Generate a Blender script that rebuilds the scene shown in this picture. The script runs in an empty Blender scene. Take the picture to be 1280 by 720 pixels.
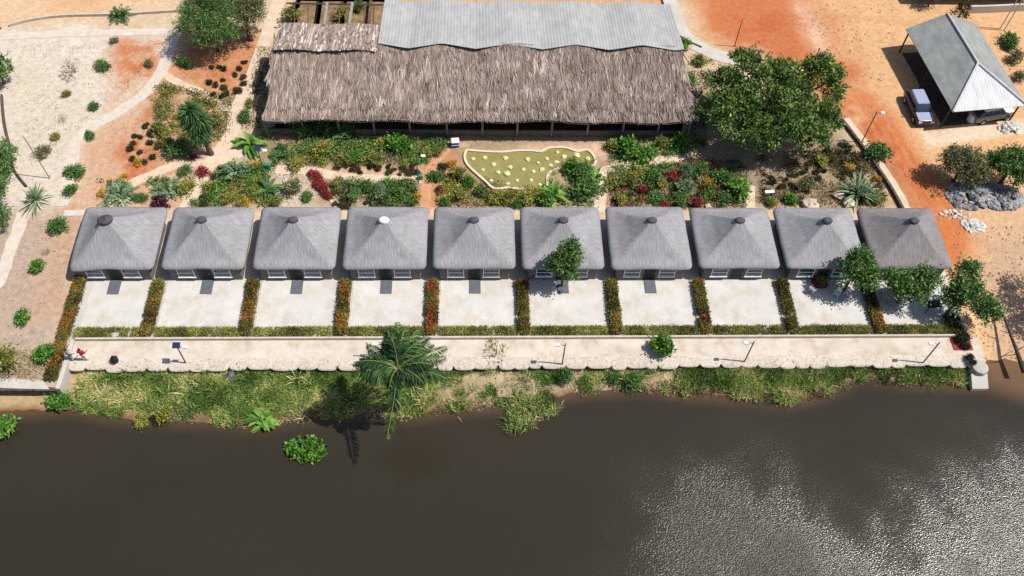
import bpy, math, random
import numpy as np
from mathutils import Vector, Matrix
R_ = random.Random(7)
rng = np.random.default_rng(11)
PI = math.pi
scene = bpy.context.scene
COL = scene.collection

# ------------------------------------------------------------------ camera
F, PITCH, YAW, ROLL = 1131.7157, 0.97157536, 0.06891727, 0.05515707
CAM = np.array([30.226, -47.521, 63.673])
_d = np.array([math.sin(YAW)*math.cos(PITCH), math.cos(YAW)*math.cos(PITCH), -math.sin(PITCH)])
_r = np.array([math.cos(YAW), -math.sin(YAW), 0.0])
_u = np.cross(_r, _d)
_c, _s = math.cos(ROLL), math.sin(ROLL)
AR, AU = _c*_r+_s*_u, -_s*_r+_c*_u

def G(px, py, z=0.0):
    """point of the plane at height z that the photograph shows at px, py (1280 x 720)"""
    v = _d+AR*(px-640)/F-AU*(py-360)/F
    return Vector(CAM+v*(z-CAM[2])/v[2])

def GP(pts, z=0.0):
    return [G(x, y, z) for x, y in pts]

cd = bpy.data.cameras.new('camera'); cam = bpy.data.objects.new('camera', cd); COL.objects.link(cam)
M = Matrix(((AR[0], AU[0], -_d[0], CAM[0]), (AR[1], AU[1], -_d[1], CAM[1]), (AR[2], AU[2], -_d[2], CAM[2]), (0, 0, 0, 1)))
cam.matrix_world = M
cd.sensor_width = 36; cd.lens = F/1280*36; cd.clip_end = 6000; cd.clip_start = 0.5
scene.camera = cam

# ------------------------------------------------------------------ light
SX, SY = 0.58, -0.06
sun_az, sun_el = math.atan2(SX, SY), math.atan(1/math.hypot(SX, SY))
w = bpy.data.worlds.new('World'); scene.world = w; w.use_nodes = True
nt = w.node_tree
sky = nt.nodes.new('ShaderNodeTexSky'); sky.sky_type = 'NISHITA'; sky.sun_disc = False
sky.sun_elevation = sun_el; sky.sun_rotation = sun_az; sky.dust_density = 1.5
nt.links.new(sky.outputs[0], nt.nodes['Background'].inputs[0]); nt.nodes['Background'].inputs[1].default_value = 0.09
sl = bpy.data.lights.new('sun', 'SUN'); sl.energy = 4.75; sl.angle = math.radians(0.55); sl.color = (1, 0.955, 0.89)
so = bpy.data.objects.new('sun', sl); COL.objects.link(so)
so.rotation_euler = Vector((SX, SY, 1.0)).to_track_quat('Z', 'Y').to_euler()
scene.view_settings.view_transform = 'Standard'; scene.view_settings.look = 'None'
scene.view_settings.exposure = 0.38; scene.view_settings.gamma = 1
scene.render.engine = 'CYCLES'
scene.cycles.max_bounces = 5; scene.cycles.diffuse_bounces = 2; scene.cycles.glossy_bounces = 2
scene.cycles.transmission_bounces = 2; scene.cycles.transparent_max_bounces = 4
scene.cycles.use_denoising = False

# ------------------------------------------------------------------ materials
def lin(c):
    c /= 255.0
    return c/12.92 if c <= 0.04045 else ((c+0.055)/1.055)**2.4
def S(r, g, b, k=1.0):
    return (lin(r)*k, lin(g)*k, lin(b)*k, 1.0)

def mat(name, c1, c2=None, scale=3.0, rough=0.85, stretch=(1, 1, 1), bump=0.0, bscale=None, detail=6, c3=None, coord='Object', metal=0.0, spec=0.3, lo=0.35, hi=0.68):
    m = bpy.data.materials.new(name); m.use_nodes = True
    n, l = m.node_tree.nodes, m.node_tree.links
    b = n['Principled BSDF']; b.inputs['Roughness'].default_value = rough; b.inputs['Metallic'].default_value = metal
    b.inputs['Specular IOR Level'].default_value = spec
    c2 = c2 or c1
    tc = n.new('ShaderNodeTexCoord'); mp = n.new('ShaderNodeMapping'); mp.inputs['Scale'].default_value = stretch
    l.new(tc.outputs[coord], mp.inputs[0])
    nz = n.new('ShaderNodeTexNoise'); nz.inputs['Scale'].default_value = scale; nz.inputs['Detail'].default_value = detail; nz.inputs['Roughness'].default_value = 0.62
    l.new(mp.outputs[0], nz.inputs['Vector'])
    cr = n.new('ShaderNodeValToRGB'); cr.color_ramp.elements[0].position = lo; cr.color_ramp.elements[1].position = hi
    cr.color_ramp.elements[0].color = c1; cr.color_ramp.elements[1].color = c2
    if c3:
        e = cr.color_ramp.elements.new((lo+hi)/2); e.color = c3
    l.new(nz.outputs[0], cr.inputs[0]); l.new(cr.outputs[0], b.inputs['Base Color'])
    if bump:
        bp = n.new('ShaderNodeBump'); bp.inputs['Strength'].default_value = bump; bp.inputs['Distance'].default_value = 0.05
        if bscale:
            nb = n.new('ShaderNodeTexNoise'); nb.inputs['Scale'].default_value = bscale; nb.inputs['Detail'].default_value = 4
            l.new(mp.outputs[0], nb.inputs['Vector']); l.new(nb.outputs[0], bp.inputs['Height'])
        else:
            l.new(nz.outputs[0], bp.inputs['Height'])
        l.new(bp.outputs[0], b.inputs['Normal'])
    return m

def leaf_mat(name, cols, trans=0.25, rough=0.55, gain=1.25):
    """leaf colours picked per leaf from UV.x"""
    cols = [(c[0]*gain, c[1]*gain, c[2]*gain, 1) for c in cols]
    m = bpy.data.materials.new(name); m.use_nodes = True
    n, l = m.node_tree.nodes, m.node_tree.links
    b = n['Principled BSDF']; b.inputs['Roughness'].default_value = rough; b.inputs['Specular IOR Level'].default_value = 0.25
    uv = n.new('ShaderNodeTexCoord'); sp = n.new('ShaderNodeSeparateXYZ'); l.new(uv.outputs['UV'], sp.inputs[0])
    cr = n.new('ShaderNodeValToRGB')
    els = cr.color_ramp.elements
    els[0].color = cols[0]; els[1].color = cols[-1]
    for i, c in enumerate(cols[1:-1]):
        e = els.new((i+1)/(len(cols)-1)); e.color = c
    l.new(sp.outputs[0], cr.inputs[0]); l.new(cr.outputs[0], b.inputs['Base Color'])
    tr = n.new('ShaderNodeBsdfTranslucent'); l.new(cr.outputs[0], tr.inputs[0])
    mx = n.new('ShaderNodeMixShader'); mx.inputs[0].default_value = trans
    l.new(b.outputs[0], mx.inputs[1]); l.new(tr.outputs[0], mx.inputs[2]); l.new(mx.outputs[0], n['Material Output'].inputs[0])
    return m

K = 0.62
M_conc = mat('pale_concrete', S(232, 224, 212, .48), S(246, 241, 234, .48), 0.6, 0.9, bump=0.15, bscale=14, c3=S(241, 233, 222, .48), detail=9)
M_patio = mat('patio_concrete', S(228, 217, 202, .53), S(244, 242, 237, .53), 0.6, 0.9, bump=0.1, bscale=12, c3=S(239, 236, 229, .53), detail=10)
M_prom = mat('promenade_concrete', S(222, 205, 184, .54), S(245, 233, 218, .56), 0.8, 0.92, bump=0.2, bscale=10, c3=S(239, 226, 209, .55), detail=9)
M_lobe = mat('speckled_concrete', S(150, 134, 116, .54), S(242, 230, 214, .55), 5.0, 0.95, bump=0.4, c3=S(224, 209, 192, .54), detail=8, lo=0.27, hi=0.55)
M_kerb = mat('kerb_concrete', S(214, 200, 182, .55), S(236, 226, 212, .55), 2, 0.9)
M_wallbase = mat('dark_stone', S(70, 62, 54, K), S(120, 108, 95, K), 3, 0.95, bump=0.5)
M_path = mat('compacted_path', S(222, 194, 166, K), S(238, 217, 192, K), 1.2, 0.95, bump=0.15, bscale=10, detail=9)
M_pathg = mat('grey_path', S(214, 200, 184, K), S(234, 222, 206, K), 1.5, 0.95, bump=0.15, bscale=10, detail=9)
M_thatch = mat('grey_thatch', S(140, 139, 143, K), S(190, 188, 192, K), 1.0, 0.95, (7, 0.8, 1), 0.5, coord='UV', c3=S(166, 165, 169, K), detail=9, lo=0.25, hi=0.75)
M_thatch2 = mat('brown_thatch', S(122, 117, 118, K), S(170, 164, 165, K), 1.0, 0.95, (7, 0.8, 1), 0.5, coord='UV', c3=S(146, 140, 142, K), detail=9, lo=0.25, hi=0.75)
M_cap = mat('cap_dark', S(78, 76, 80, K), S(100, 98, 102, K), 4, 0.8)
M_capw = mat('cap_white', S(250, 250, 250, 0.8), None, 4, 0.6)
M_plaster = mat('grey_plaster', S(120, 114, 112, K), S(140, 134, 130, K), 2, 0.9)
M_white = mat('white_paint', S(245, 245, 245, 0.75), S(235, 235, 232, 0.75), 4, 0.6)
M_glass = mat('dark_glass', S(60, 72, 92, 0.5), S(50, 60, 78, 0.5), 1, 0.12, spec=0.6)
M_dark = mat('dark_door', S(40, 38, 40, K), S(52, 48, 48, K), 3, 0.6)
M_step = mat('grey_tile', S(98, 102, 110, K), S(112, 116, 124, K), 3, 0.7)
M_bark = mat('bark', S(92, 78, 64, K), S(140, 122, 102, K), 3, 0.95, (1, 1, 0.3), 0.6)
M_barkd = mat('dark_bark', S(60, 52, 44, K), S(92, 80, 68, K), 3, 0.95, (1, 1, 0.3), 0.6)
M_timber = mat('weathered_timber', S(150, 138, 128, K), S(186, 174, 162, K), 3, 0.9, (1, 1, 0.2))
M_timberd = mat('dark_timber', S(76, 64, 56, K), S(104, 90, 80, K), 3, 0.9)
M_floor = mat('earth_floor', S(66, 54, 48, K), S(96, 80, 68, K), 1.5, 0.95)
M_pole = mat('grey_pole', S(96, 92, 90, K), S(120, 116, 112, K), 3, 0.6)
M_steel = mat('galvanised', S(200, 204, 208, K), S(220, 224, 228, K), 3, 0.4, metal=0.3)
M_solar = mat('solar_cell', S(40, 50, 90, 0.7), S(50, 62, 104, 0.7), 6, 0.25)
M_black = mat('black_plastic', S(24, 22, 24, 0.9), S(34, 32, 34, 0.9), 5, 0.5)
M_blue = mat('blue_plastic', S(38, 84, 150, 0.8), S(52, 100, 165, 0.8), 5, 0.5)
M_teal = mat('green_plastic', S(40, 140, 90, 0.8), None, 5, 0.5)
M_wood = mat('brown_wood', S(110, 76, 50, K), S(140, 98, 66, K), 3, 0.8, (1, 1, 6))
M_maroon = mat('maroon_cloth', S(110, 30, 36, K), S(130, 40, 44, K), 3, 0.8)
M_tarp = mat('blue_grey_tarp', S(88, 92, 106, K), S(150, 152, 164, K), 2.5, 0.8, c3=S(112, 116, 130, K))
M_rock = mat('white_rock', S(215, 208, 196, K), S(246, 242, 234, K), 3, 0.9)
M_rockb = mat('blue_grey_rock', S(112, 112, 118, K), S(200, 198, 200, K), 1.4, 0.9, bump=0.4)
M_pondrock = mat('yellow_stone', S(226, 214, 150, K), S(250, 244, 206, K), 4, 0.9)
M_car = mat('silver_blue_paint', S(158, 168, 192, 0.7), S(168, 178, 200, 0.7), 1, 0.25, spec=0.6)
M_carshade = mat('shaded_side_paint', S(40, 38, 58, 0.9), S(46, 42, 62, 0.9), 1, 0.3, spec=0.6)  # shade on the silver car's body sides, put into the paint colour
M_rubber = mat('rubber', S(26, 25, 25, 0.9), S(34, 33, 33, 0.9), 4, 0.8)
M_skin = mat('brown_skin', S(86, 58, 44, 0.8), S(96, 66, 50, 0.8), 8, 0.6)
M_red = mat('red_cotton', S(196, 40, 62, 0.85), S(210, 52, 74, 0.85), 6, 0.85)
M_grey = mat('grey_cotton', S(150, 146, 160, 0.8), S(170, 166, 178, 0.8), 6, 0.85)
M_cream = mat('cream_cotton', S(232, 222, 210, 0.75), S(240, 232, 222, 0.75), 6, 0.85)
M_hair = mat('black_hair', S(18, 16, 16, 0.9), S(26, 24, 24, 0.9), 10, 0.7)
M_redbrick = mat('red_tile', S(150, 60, 50, K), S(176, 80, 66, K), 4, 0.85)

def corrugated(name, c1, c2, k=24):
    m = mat(name, c1, c2, 1.2, 0.55, detail=8, spec=0.3, stretch=(1.5, .5, 1))
    n, l = m.node_tree.nodes, m.node_tree.links
    tc = n.new('ShaderNodeTexCoord'); wv = n.new('ShaderNodeTexWave'); wv.inputs['Scale'].default_value = k; wv.wave_profile = 'SIN'
    wv.bands_direction = 'X'; l.new(tc.outputs['UV'], wv.inputs['Vector'])
    bp = n.new('ShaderNodeBump'); bp.inputs['Strength'].default_value = 0.5; bp.inputs['Distance'].default_value = 0.04
    l.new(wv.outputs['Fac'], bp.inputs['Height']); l.new(bp.outputs[0], n['Principled BSDF'].inputs['Normal'])
    return m
M_metal = corrugated('pale_metal_sheet', S(178, 178, 178, K), S(200, 200, 199, K), 1.0)
M_metal2 = corrugated('grey_metal_sheet', S(148, 152, 150, K), S(174, 177, 174, K), 1.0)
M_metal3 = corrugated('light_metal_sheet', S(196, 200, 201, K), S(222, 225, 225, K), 1.0)

def vary(m, amount, scale, cracks=0.0, shift=True):
    """weathering: object to object shift of the pattern, large patches, faint cracks"""
    n, l = m.node_tree.nodes, m.node_tree.links; b = n['Principled BSDF']; src = b.inputs['Base Color'].links[0].from_socket
    oi = n.new('ShaderNodeObjectInfo'); tc = n.new('ShaderNodeTexCoord'); ad = n.new('ShaderNodeVectorMath'); ad.operation = 'MULTIPLY_ADD'
    cb = n.new('ShaderNodeCombineXYZ')
    for k in range(3): l.new(oi.outputs['Random'], cb.inputs[k])
    l.new(cb.outputs[0], ad.inputs[0]); ad.inputs[1].default_value = (37, 53, 11); l.new(tc.outputs['Object'], ad.inputs[2])
    nz = n.new('ShaderNodeTexNoise'); nz.inputs['Scale'].default_value = scale; nz.inputs['Detail'].default_value = 7; nz.inputs['Roughness'].default_value = .65; l.new(ad.outputs[0], nz.inputs[0])
    cr = n.new('ShaderNodeValToRGB'); cr.color_ramp.elements[0].position = .3; cr.color_ramp.elements[1].position = .7
    a = 1-amount; cr.color_ramp.elements[0].color = (a, a*.99, a*.97, 1); cr.color_ramp.elements[1].color = (1+amount*.45,)*3+(1,); l.new(nz.outputs[0], cr.inputs[0])
    mx = n.new('ShaderNodeMix'); mx.data_type = 'RGBA'; mx.blend_type = 'MULTIPLY'; mx.inputs[0].default_value = 1; l.new(src, mx.inputs[6]); l.new(cr.outputs[0], mx.inputs[7]); out = mx.outputs[2]
    if cracks:
        vo = n.new('ShaderNodeTexVoronoi'); vo.feature = 'DISTANCE_TO_EDGE'; vo.inputs['Scale'].default_value = .55
        n2 = n.new('ShaderNodeTexNoise'); n2.inputs['Scale'].default_value = 1.3; n2.inputs['Detail'].default_value = 5; l.new(ad.outputs[0], n2.inputs[0])
        a2 = n.new('ShaderNodeVectorMath'); a2.operation = 'MULTIPLY_ADD'; l.new(n2.outputs['Color'], a2.inputs[0]); a2.inputs[1].default_value = (1.6, 1.6, 0); l.new(ad.outputs[0], a2.inputs[2]); l.new(a2.outputs[0], vo.inputs['Vector'])
        c2 = n.new('ShaderNodeValToRGB'); c2.color_ramp.elements[0].position = .004; c2.color_ramp.elements[1].position = .022; q = 1-cracks; c2.color_ramp.elements[0].color = (q, q*.98, q*.95, 1); c2.color_ramp.elements[1].color = (1, 1, 1, 1)
        l.new(vo.outputs['Distance'], c2.inputs[0]); m2 = n.new('ShaderNodeMix'); m2.data_type = 'RGBA'; m2.blend_type = 'MULTIPLY'; m2.inputs[0].default_value = 1; l.new(out, m2.inputs[6]); l.new(c2.outputs[0], m2.inputs[7]); out = m2.outputs[2]
    l.new(out, b.inputs['Base Color'])
vary(M_thatch, .16, .5); vary(M_thatch2, .16, .5); vary(M_patio, .12, .4, .07); vary(M_prom, .14, .35, .05); vary(M_lobe, .16, .8); vary(M_conc, .1, .5); vary(M_metal, .1, .35); vary(M_metal2, .2, .5)

# leaves
L_mango = leaf_mat('mango_leaf', [S(34, 52, 22), S(54, 76, 32), S(74, 96, 42), S(104, 124, 58), S(150, 144, 88)], 0.18, gain=1.5)
L_green = leaf_mat('green_leaf', [S(38, 60, 28), S(60, 88, 42), S(82, 108, 56), S(122, 138, 78)], 0.22, gain=1.6)
L_bright = leaf_mat('bright_leaf', [S(46, 82, 28), S(74, 116, 42), S(102, 138, 58), S(142, 166, 88)], 0.3)
L_lime = leaf_mat('lime_leaf', [S(84, 92, 40), S(120, 124, 56), S(150, 148, 74), S(188, 178, 100)], 0.3)
L_olive = leaf_mat('olive_leaf', [S(70, 76, 34), S(98, 102, 48), S(126, 124, 62), S(160, 152, 90)], 0.2)
L_blue = leaf_mat('blue_green_leaf', [S(56, 78, 54), S(84, 108, 76), S(112, 132, 98), S(150, 162, 132)], 0.2)
L_red = leaf_mat('red_leaf', [S(86, 34, 32), S(122, 44, 44), S(150, 66, 60), S(110, 92, 60)], 0.25)
L_purple = leaf_mat('purple_leaf', [S(44, 22, 34), S(66, 34, 46), S(90, 50, 60), S(108, 76, 76)], 0.2)
L_yellow = leaf_mat('yellow_leaf', [S(120, 96, 36), S(160, 128, 46), S(196, 160, 66), S(120, 116, 54)], 0.3)
L_dark = leaf_mat('dark_leaf', [S(34, 30, 20), S(54, 50, 30), S(74, 74, 40), S(88, 66, 44)], 0.15)
L_hedge = leaf_mat('hedge_leaf', [S(56, 50, 26), S(80, 78, 34), S(102, 102, 46), S(134, 122, 60)], 0.2)
L_strip = leaf_mat('strip_leaf', [S(66, 68, 32), S(96, 98, 46), S(126, 128, 62), S(158, 152, 92)], 0.2)
L_flower = leaf_mat('flower', [S(158, 52, 30), S(186, 74, 42), S(172, 56, 46), S(150, 100, 54)], 0.3)
L_flowero = leaf_mat('orange_flower', [S(150, 84, 36), S(182, 104, 46), S(176, 74, 46), S(150, 118, 56)], 0.3)
L_grass = leaf_mat('bank_grass', [S(64, 84, 38), S(88, 112, 52), S(114, 132, 68), S(150, 150, 92), S(188, 174, 132)], 0.3, gain=1.7)
L_reed = leaf_mat('reed', [S(60, 82, 38), S(88, 110, 54), S(120, 132, 74), S(160, 154, 102), S(190, 176, 136)], 0.3, gain=1.7)
L_dry = leaf_mat('dry_grass', [S(92, 88, 62), S(126, 116, 86), S(152, 138, 106), S(176, 162, 130)], 0.2)
L_palm = leaf_mat('palm_leaf', [S(34, 60, 32), S(54, 86, 46), S(82, 112, 62), S(140, 152, 98)], 0.2, gain=1.1)
L_bare = leaf_mat('bare_twig', [S(110, 98, 82), S(140, 126, 106), S(170, 154, 130)], 0.0)
L_hall = leaf_mat('palm_thatch', [S(98, 84, 76, .78), S(130, 114, 104, .78), S(150, 134, 123, .78), S(164, 148, 137, .8), S(184, 168, 157, .84), S(220, 204, 191, .88)], 0.1, 0.9, gain=1.05)
L_grey = leaf_mat('grey_leaf', [S(60, 64, 40), S(84, 88, 56), S(112, 112, 76), S(150, 148, 112)], 0.2)

# ------------------------------------------------------------------ mesh helpers
def link(o, parent=None):
    COL.objects.link(o)
    if parent: o.parent = parent
    return o
def tag(o, label=None, cat=None, group=None, kind=None):
    if label: o['label'] = label
    if cat: o['category'] = cat
    if group: o['group'] = group
    if kind: o['kind'] = kind
    return o
def empty(name, loc=(0, 0, 0), rz=0, label=None, cat=None, group=None):
    o = bpy.data.objects.new(name, None); COL.objects.link(o); o.location = loc; o.rotation_euler = (0, 0, rz); o.empty_display_size = 0.3
    return tag(o, label, cat, group)
def copy_tree(o, parent=None):
    c = o.copy(); COL.objects.link(c)
    if parent: c.parent = parent
    for ch in list(o.children): copy_tree(ch, c)
    return c

class MB:
    def __init__(s): s.v = []; s.f = []; s.uv = []; s.mi = []
    def face(s, pts, uv=None, m=0):
        i = len(s.v); s.v += [tuple(p) for p in pts]; s.f.append(list(range(i, i+len(pts))))
        s.uv += uv if uv else [(0, 0)]*len(pts); s.mi.append(m)
    def idx(s, verts, faces, m=0, uvs=None):
        i = len(s.v); s.v += [tuple(p) for p in verts]
        for f in faces:
            s.f.append([i+k for k in f]); s.mi.append(m)
            s.uv += [uvs[k] for k in f] if uvs else [(0, 0)]*len(f)
        return s
    def box(s, x0, y0, z0, x1, y1, z1, m=0):
        v = [(x0, y0, z0), (x1, y0, z0), (x1, y1, z0), (x0, y1, z0), (x0, y0, z1), (x1, y0, z1), (x1, y1, z1), (x0, y1, z1)]
        return s.idx(v, [(3, 2, 1, 0), (4, 5, 6, 7), (0, 1, 5, 4), (1, 2, 6, 5), (2, 3, 7, 6), (3, 0, 4, 7)], m)
    def bbox(s, x0, y0, z0, x1, y1, z1, b=0.04, m=0):
        """box with chamfered vertical and top edges"""
        ring = lambda i, z: [(x0+i+b, y0+i, z), (x1-i-b, y0+i, z), (x1-i, y0+i+b, z), (x1-i, y1-i-b, z), (x1-i-b, y1-i, z), (x0+i+b, y1-i, z), (x0+i, y1-i-b, z), (x0+i, y0+i+b, z)]
        v = ring(0, z0)+ring(0, z1-b)+ring(b, z1); n = 8
        f = [[k, (k+1) % n, n+(k+1) % n, n+k] for k in range(n)]+[[n+k, n+(k+1) % n, 2*n+(k+1) % n, 2*n+k] for k in range(n)]
        f += [list(range(n))[::-1], [2*n+k for k in range(n)]]
        return s.idx(v, f, m)
    def tube(s, pts, rad, n=8, m=0):
        pts = [Vector(p) for p in pts]
        if not hasattr(rad, '__len__'): rad = [rad]*len(pts)
        v = []; f = []
        for i, p in enumerate(pts):
            t = (pts[min(i+1, len(pts)-1)]-pts[max(i-1, 0)]).normalized()
            a = t.cross(Vector((0, 0, 1)) if abs(t.z) < 0.9 else Vector((1, 0, 0))).normalized(); b = t.cross(a)
            for k in range(n):
                q = 2*PI*k/n; v.append(p+(a*math.cos(q)+b*math.sin(q))*rad[i])
        for i in range(len(pts)-1):
            for k in range(n):
                f.append([i*n+k, i*n+(k+1) % n, (i+1)*n+(k+1) % n, (i+1)*n+k])
        f.append(list(range(n))[::-1]); f.append([(len(pts)-1)*n+k for k in range(n)])
        return s.idx(v, f, m)
    def prism(s, poly, z0, z1, m=0):
        n = len(poly)
        if sum(poly[i][0]*poly[(i+1) % n][1]-poly[(i+1) % n][0]*poly[i][1] for i in range(n)) < 0: poly = poly[::-1]
        v = [(p[0], p[1], z0) for p in poly]+[(p[0], p[1], z1) for p in poly]
        f = [[k, (k+1) % n, n+(k+1) % n, n+k] for k in range(n)]+[[n+k for k in range(n)], list(range(n))[::-1]]
        return s.idx(v, f, m)
    def ribbon(s, pts, wid, z0, z1, m=0, jit=0.0):
        """flat slab along a polyline"""
        pts = smooth_line([Vector((p[0], p[1], 0)) for p in pts]); L = []; Rr = []
        for i, p in enumerate(pts):
            t = (pts[min(i+1, len(pts)-1)]-pts[max(i-1, 0)]).normalized(); nn = Vector((-t.y, t.x, 0))
            L.append(p+nn*(wid/2+R_.uniform(-jit, jit))); Rr.append(p-nn*(wid/2+R_.uniform(-jit, jit)))
        v = []; f = []
        for a, b in zip(L, Rr): v += [(a.x, a.y, z0), (a.x, a.y, z1), (b.x, b.y, z1), (b.x, b.y, z0)]
        for i in range(len(pts)-1):
            for k in range(4): f.append([i*4+k, i*4+(k+1) % 4, i*4+4+(k+1) % 4, i*4+4+k])
        f += [[3, 2, 1, 0], [len(v)-4, len(v)-3, len(v)-2, len(v)-1]]
        return s.idx(v, f, m)
    def build(s, name, mats, parent=None, smooth=False, loc=None):
        me = bpy.data.meshes.new(name)
        v = s.v
        if loc is not None: v = [(a[0]-loc[0], a[1]-loc[1], a[2]-loc[2]) for a in v]
        me.from_pydata(v, [], s.f); me.validate(clean_customdata=False)
        for m in (mats if isinstance(mats, (list, tuple)) else [mats]): me.materials.append(m)
        if len(me.loops) == len(s.uv):
            ul = me.uv_layers.new(name='UVMap'); ul.data.foreach_set('uv', np.array(s.uv, dtype=np.float32).ravel())
        if len(me.polygons) == len(s.mi): me.polygons.foreach_set('material_index', s.mi)
        if smooth: me.polygons.foreach_set('use_smooth', [True]*len(me.polygons))
        me.update()
        o = bpy.data.objects.new(name, me)
        if loc is not None: o.location = loc
        return link(o, parent)

def smooth_line(pts, sub=5):
    if len(pts) < 3: return pts
    out = []
    for i in range(len(pts)-1):
        p0, p1, p2, p3 = pts[max(i-1, 0)], pts[i], pts[i+1], pts[min(i+2, len(pts)-1)]
        for k in range(sub):
            t = k/sub
            out.append(0.5*((2*p1)+(p2-p0)*t+(2*p0-5*p1+4*p2-p3)*t*t+(3*p1-p0-3*p2+p3)*t**3))
    out.append(pts[-1]); return out

def np_obj(name, V, Fq, U, mats, parent=None, loc=None):
    """quads Fq (n x 4), one uv pair per face"""
    V = np.asarray(V, dtype=np.float32)
    if loc is not None: V = V-np.array(loc, dtype=np.float32)
    me = bpy.data.meshes.new(name); nf = len(Fq); me.vertices.add(len(V)); me.vertices.foreach_set('co', V.ravel())
    me.loops.add(nf*4); me.polygons.add(nf)
    me.loops.foreach_set('vertex_index', np.asarray(Fq, dtype=np.int32).ravel())
    me.polygons.foreach_set('loop_start', np.arange(0, nf*4, 4, dtype=np.int32))
    me.update(calc_edges=True)
    ul = me.uv_layers.new(name='UVMap'); ul.data.foreach_set('uv', np.repeat(np.asarray(U, dtype=np.float32), 4, axis=0).ravel())
    for m in (mats if isinstance(mats, (list, tuple)) else [mats]): me.materials.append(m)
    o = bpy.data.objects.new(name, me)
    if loc is not None: o.location = loc
    return link(o, parent)

def unit(a): return a/np.maximum(np.linalg.norm(a, axis=-1, keepdims=True), 1e-9)
def leaf_quads(P, D, L, Wd, bend=0.0):
    """one diamond leaf at each P along D; returns V, F"""
    n = len(P); D = unit(D); rn = unit(np.random.default_rng(n).normal(size=(n, 3)))
    side = unit(np.cross(D, rn)); L = np.broadcast_to(np.asarray(L), (n,))[:, None]; Wd = np.broadcast_to(np.asarray(Wd), (n,))[:, None]
    mid = P+D*L*0.5; tip = P+D*L; tip[:, 2] -= (bend*L)[:, 0]
    V = np.stack([P, mid+side*Wd*0.5, tip, mid-side*Wd*0.5], 1).reshape(-1, 3)
    return V, np.arange(n*4).reshape(n, 4)

def shell_points(r, n, blobs, power=0.4, zmin=-0.6):
    vol = np.array([b[3]*b[4]*b[5] for b in blobs])**0.67; k = r.choice(len(blobs), n, p=vol/vol.sum()); B = np.array(blobs)[k]
    q = unit(r.normal(size=(n, 3))); low = q[:, 2] < zmin; q[low, 2] *= -1
    rad = r.random(n)[:, None]**power
    return B[:, :3]+q*rad*B[:, 3:6], q

def crown_arrays(seed, blobs, nclump, per, cr, L, Wd, droop=0.2, power=0.4, zmin=-0.5):
    r = np.random.default_rng(seed); C, q = shell_points(r, nclump, blobs, power, zmin)
    cr_ = cr*(0.6+0.8*r.random(nclump)); tone = np.clip(r.normal(0.42, 0.17, nclump), 0, 1)
    P = np.repeat(C, per, 0)+r.normal(size=(nclump*per, 3))*np.repeat(cr_, per)[:, None]*np.array([0.55, 0.55, 0.42])
    D = np.repeat(q, per, 0)*0.7+r.normal(size=(nclump*per, 3))*0.8; D[:, 2] -= droop
    n = len(P)
    V, Fq = leaf_quads(P, D, L*(0.7+0.6*r.random(n)), Wd*(0.7+0.6*r.random(n)))
    U = np.stack([np.clip(np.repeat(tone, per)+r.normal(0, 0.13, n), 0.01, 0.99), r.random(n)], 1)
    return V, Fq, U, C

def tree(name, base, height, blobs, label, cat='tree', leaf=L_green, bark=M_bark, seed=1, nclump=120, per=26, cr=0.45, L=0.3, Wd=0.13, tr=0.14, droop=0.2, group=None, limbs=7, power=0.4, lean=(0, 0), zmin=-0.5):
    root = empty(name, base, 0, label, cat, group)
    V, Fq, U, C = crown_arrays(seed, blobs, nclump, per, cr, L, Wd, droop, power, zmin)
    rr = random.Random(seed); fork = Vector((lean[0]*0.5, lean[1]*0.5, height*0.45)); mb = MB()
    mb.tube([(0, 0, -0.1), (lean[0]*0.1, lean[1]*0.1, height*0.15), tuple(fork)], [tr*1.5, tr*1.1, tr*0.85], 10)
    for i in range(limbs):
        c = Vector(C[rr.randrange(len(C))]); mid = fork.lerp(c, 0.5)+Vector((rr.uniform(-.2, .2), rr.uniform(-.2, .2), rr.uniform(0, .3)))
        mb.tube([tuple(fork), tuple(mid), tuple(c)], [tr*0.65, tr*0.4, tr*0.12], 6)
    mb.build('trunk', bark, root, True)
    np_obj('crown', V, Fq, U, leaf, root)
    return root

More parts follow.
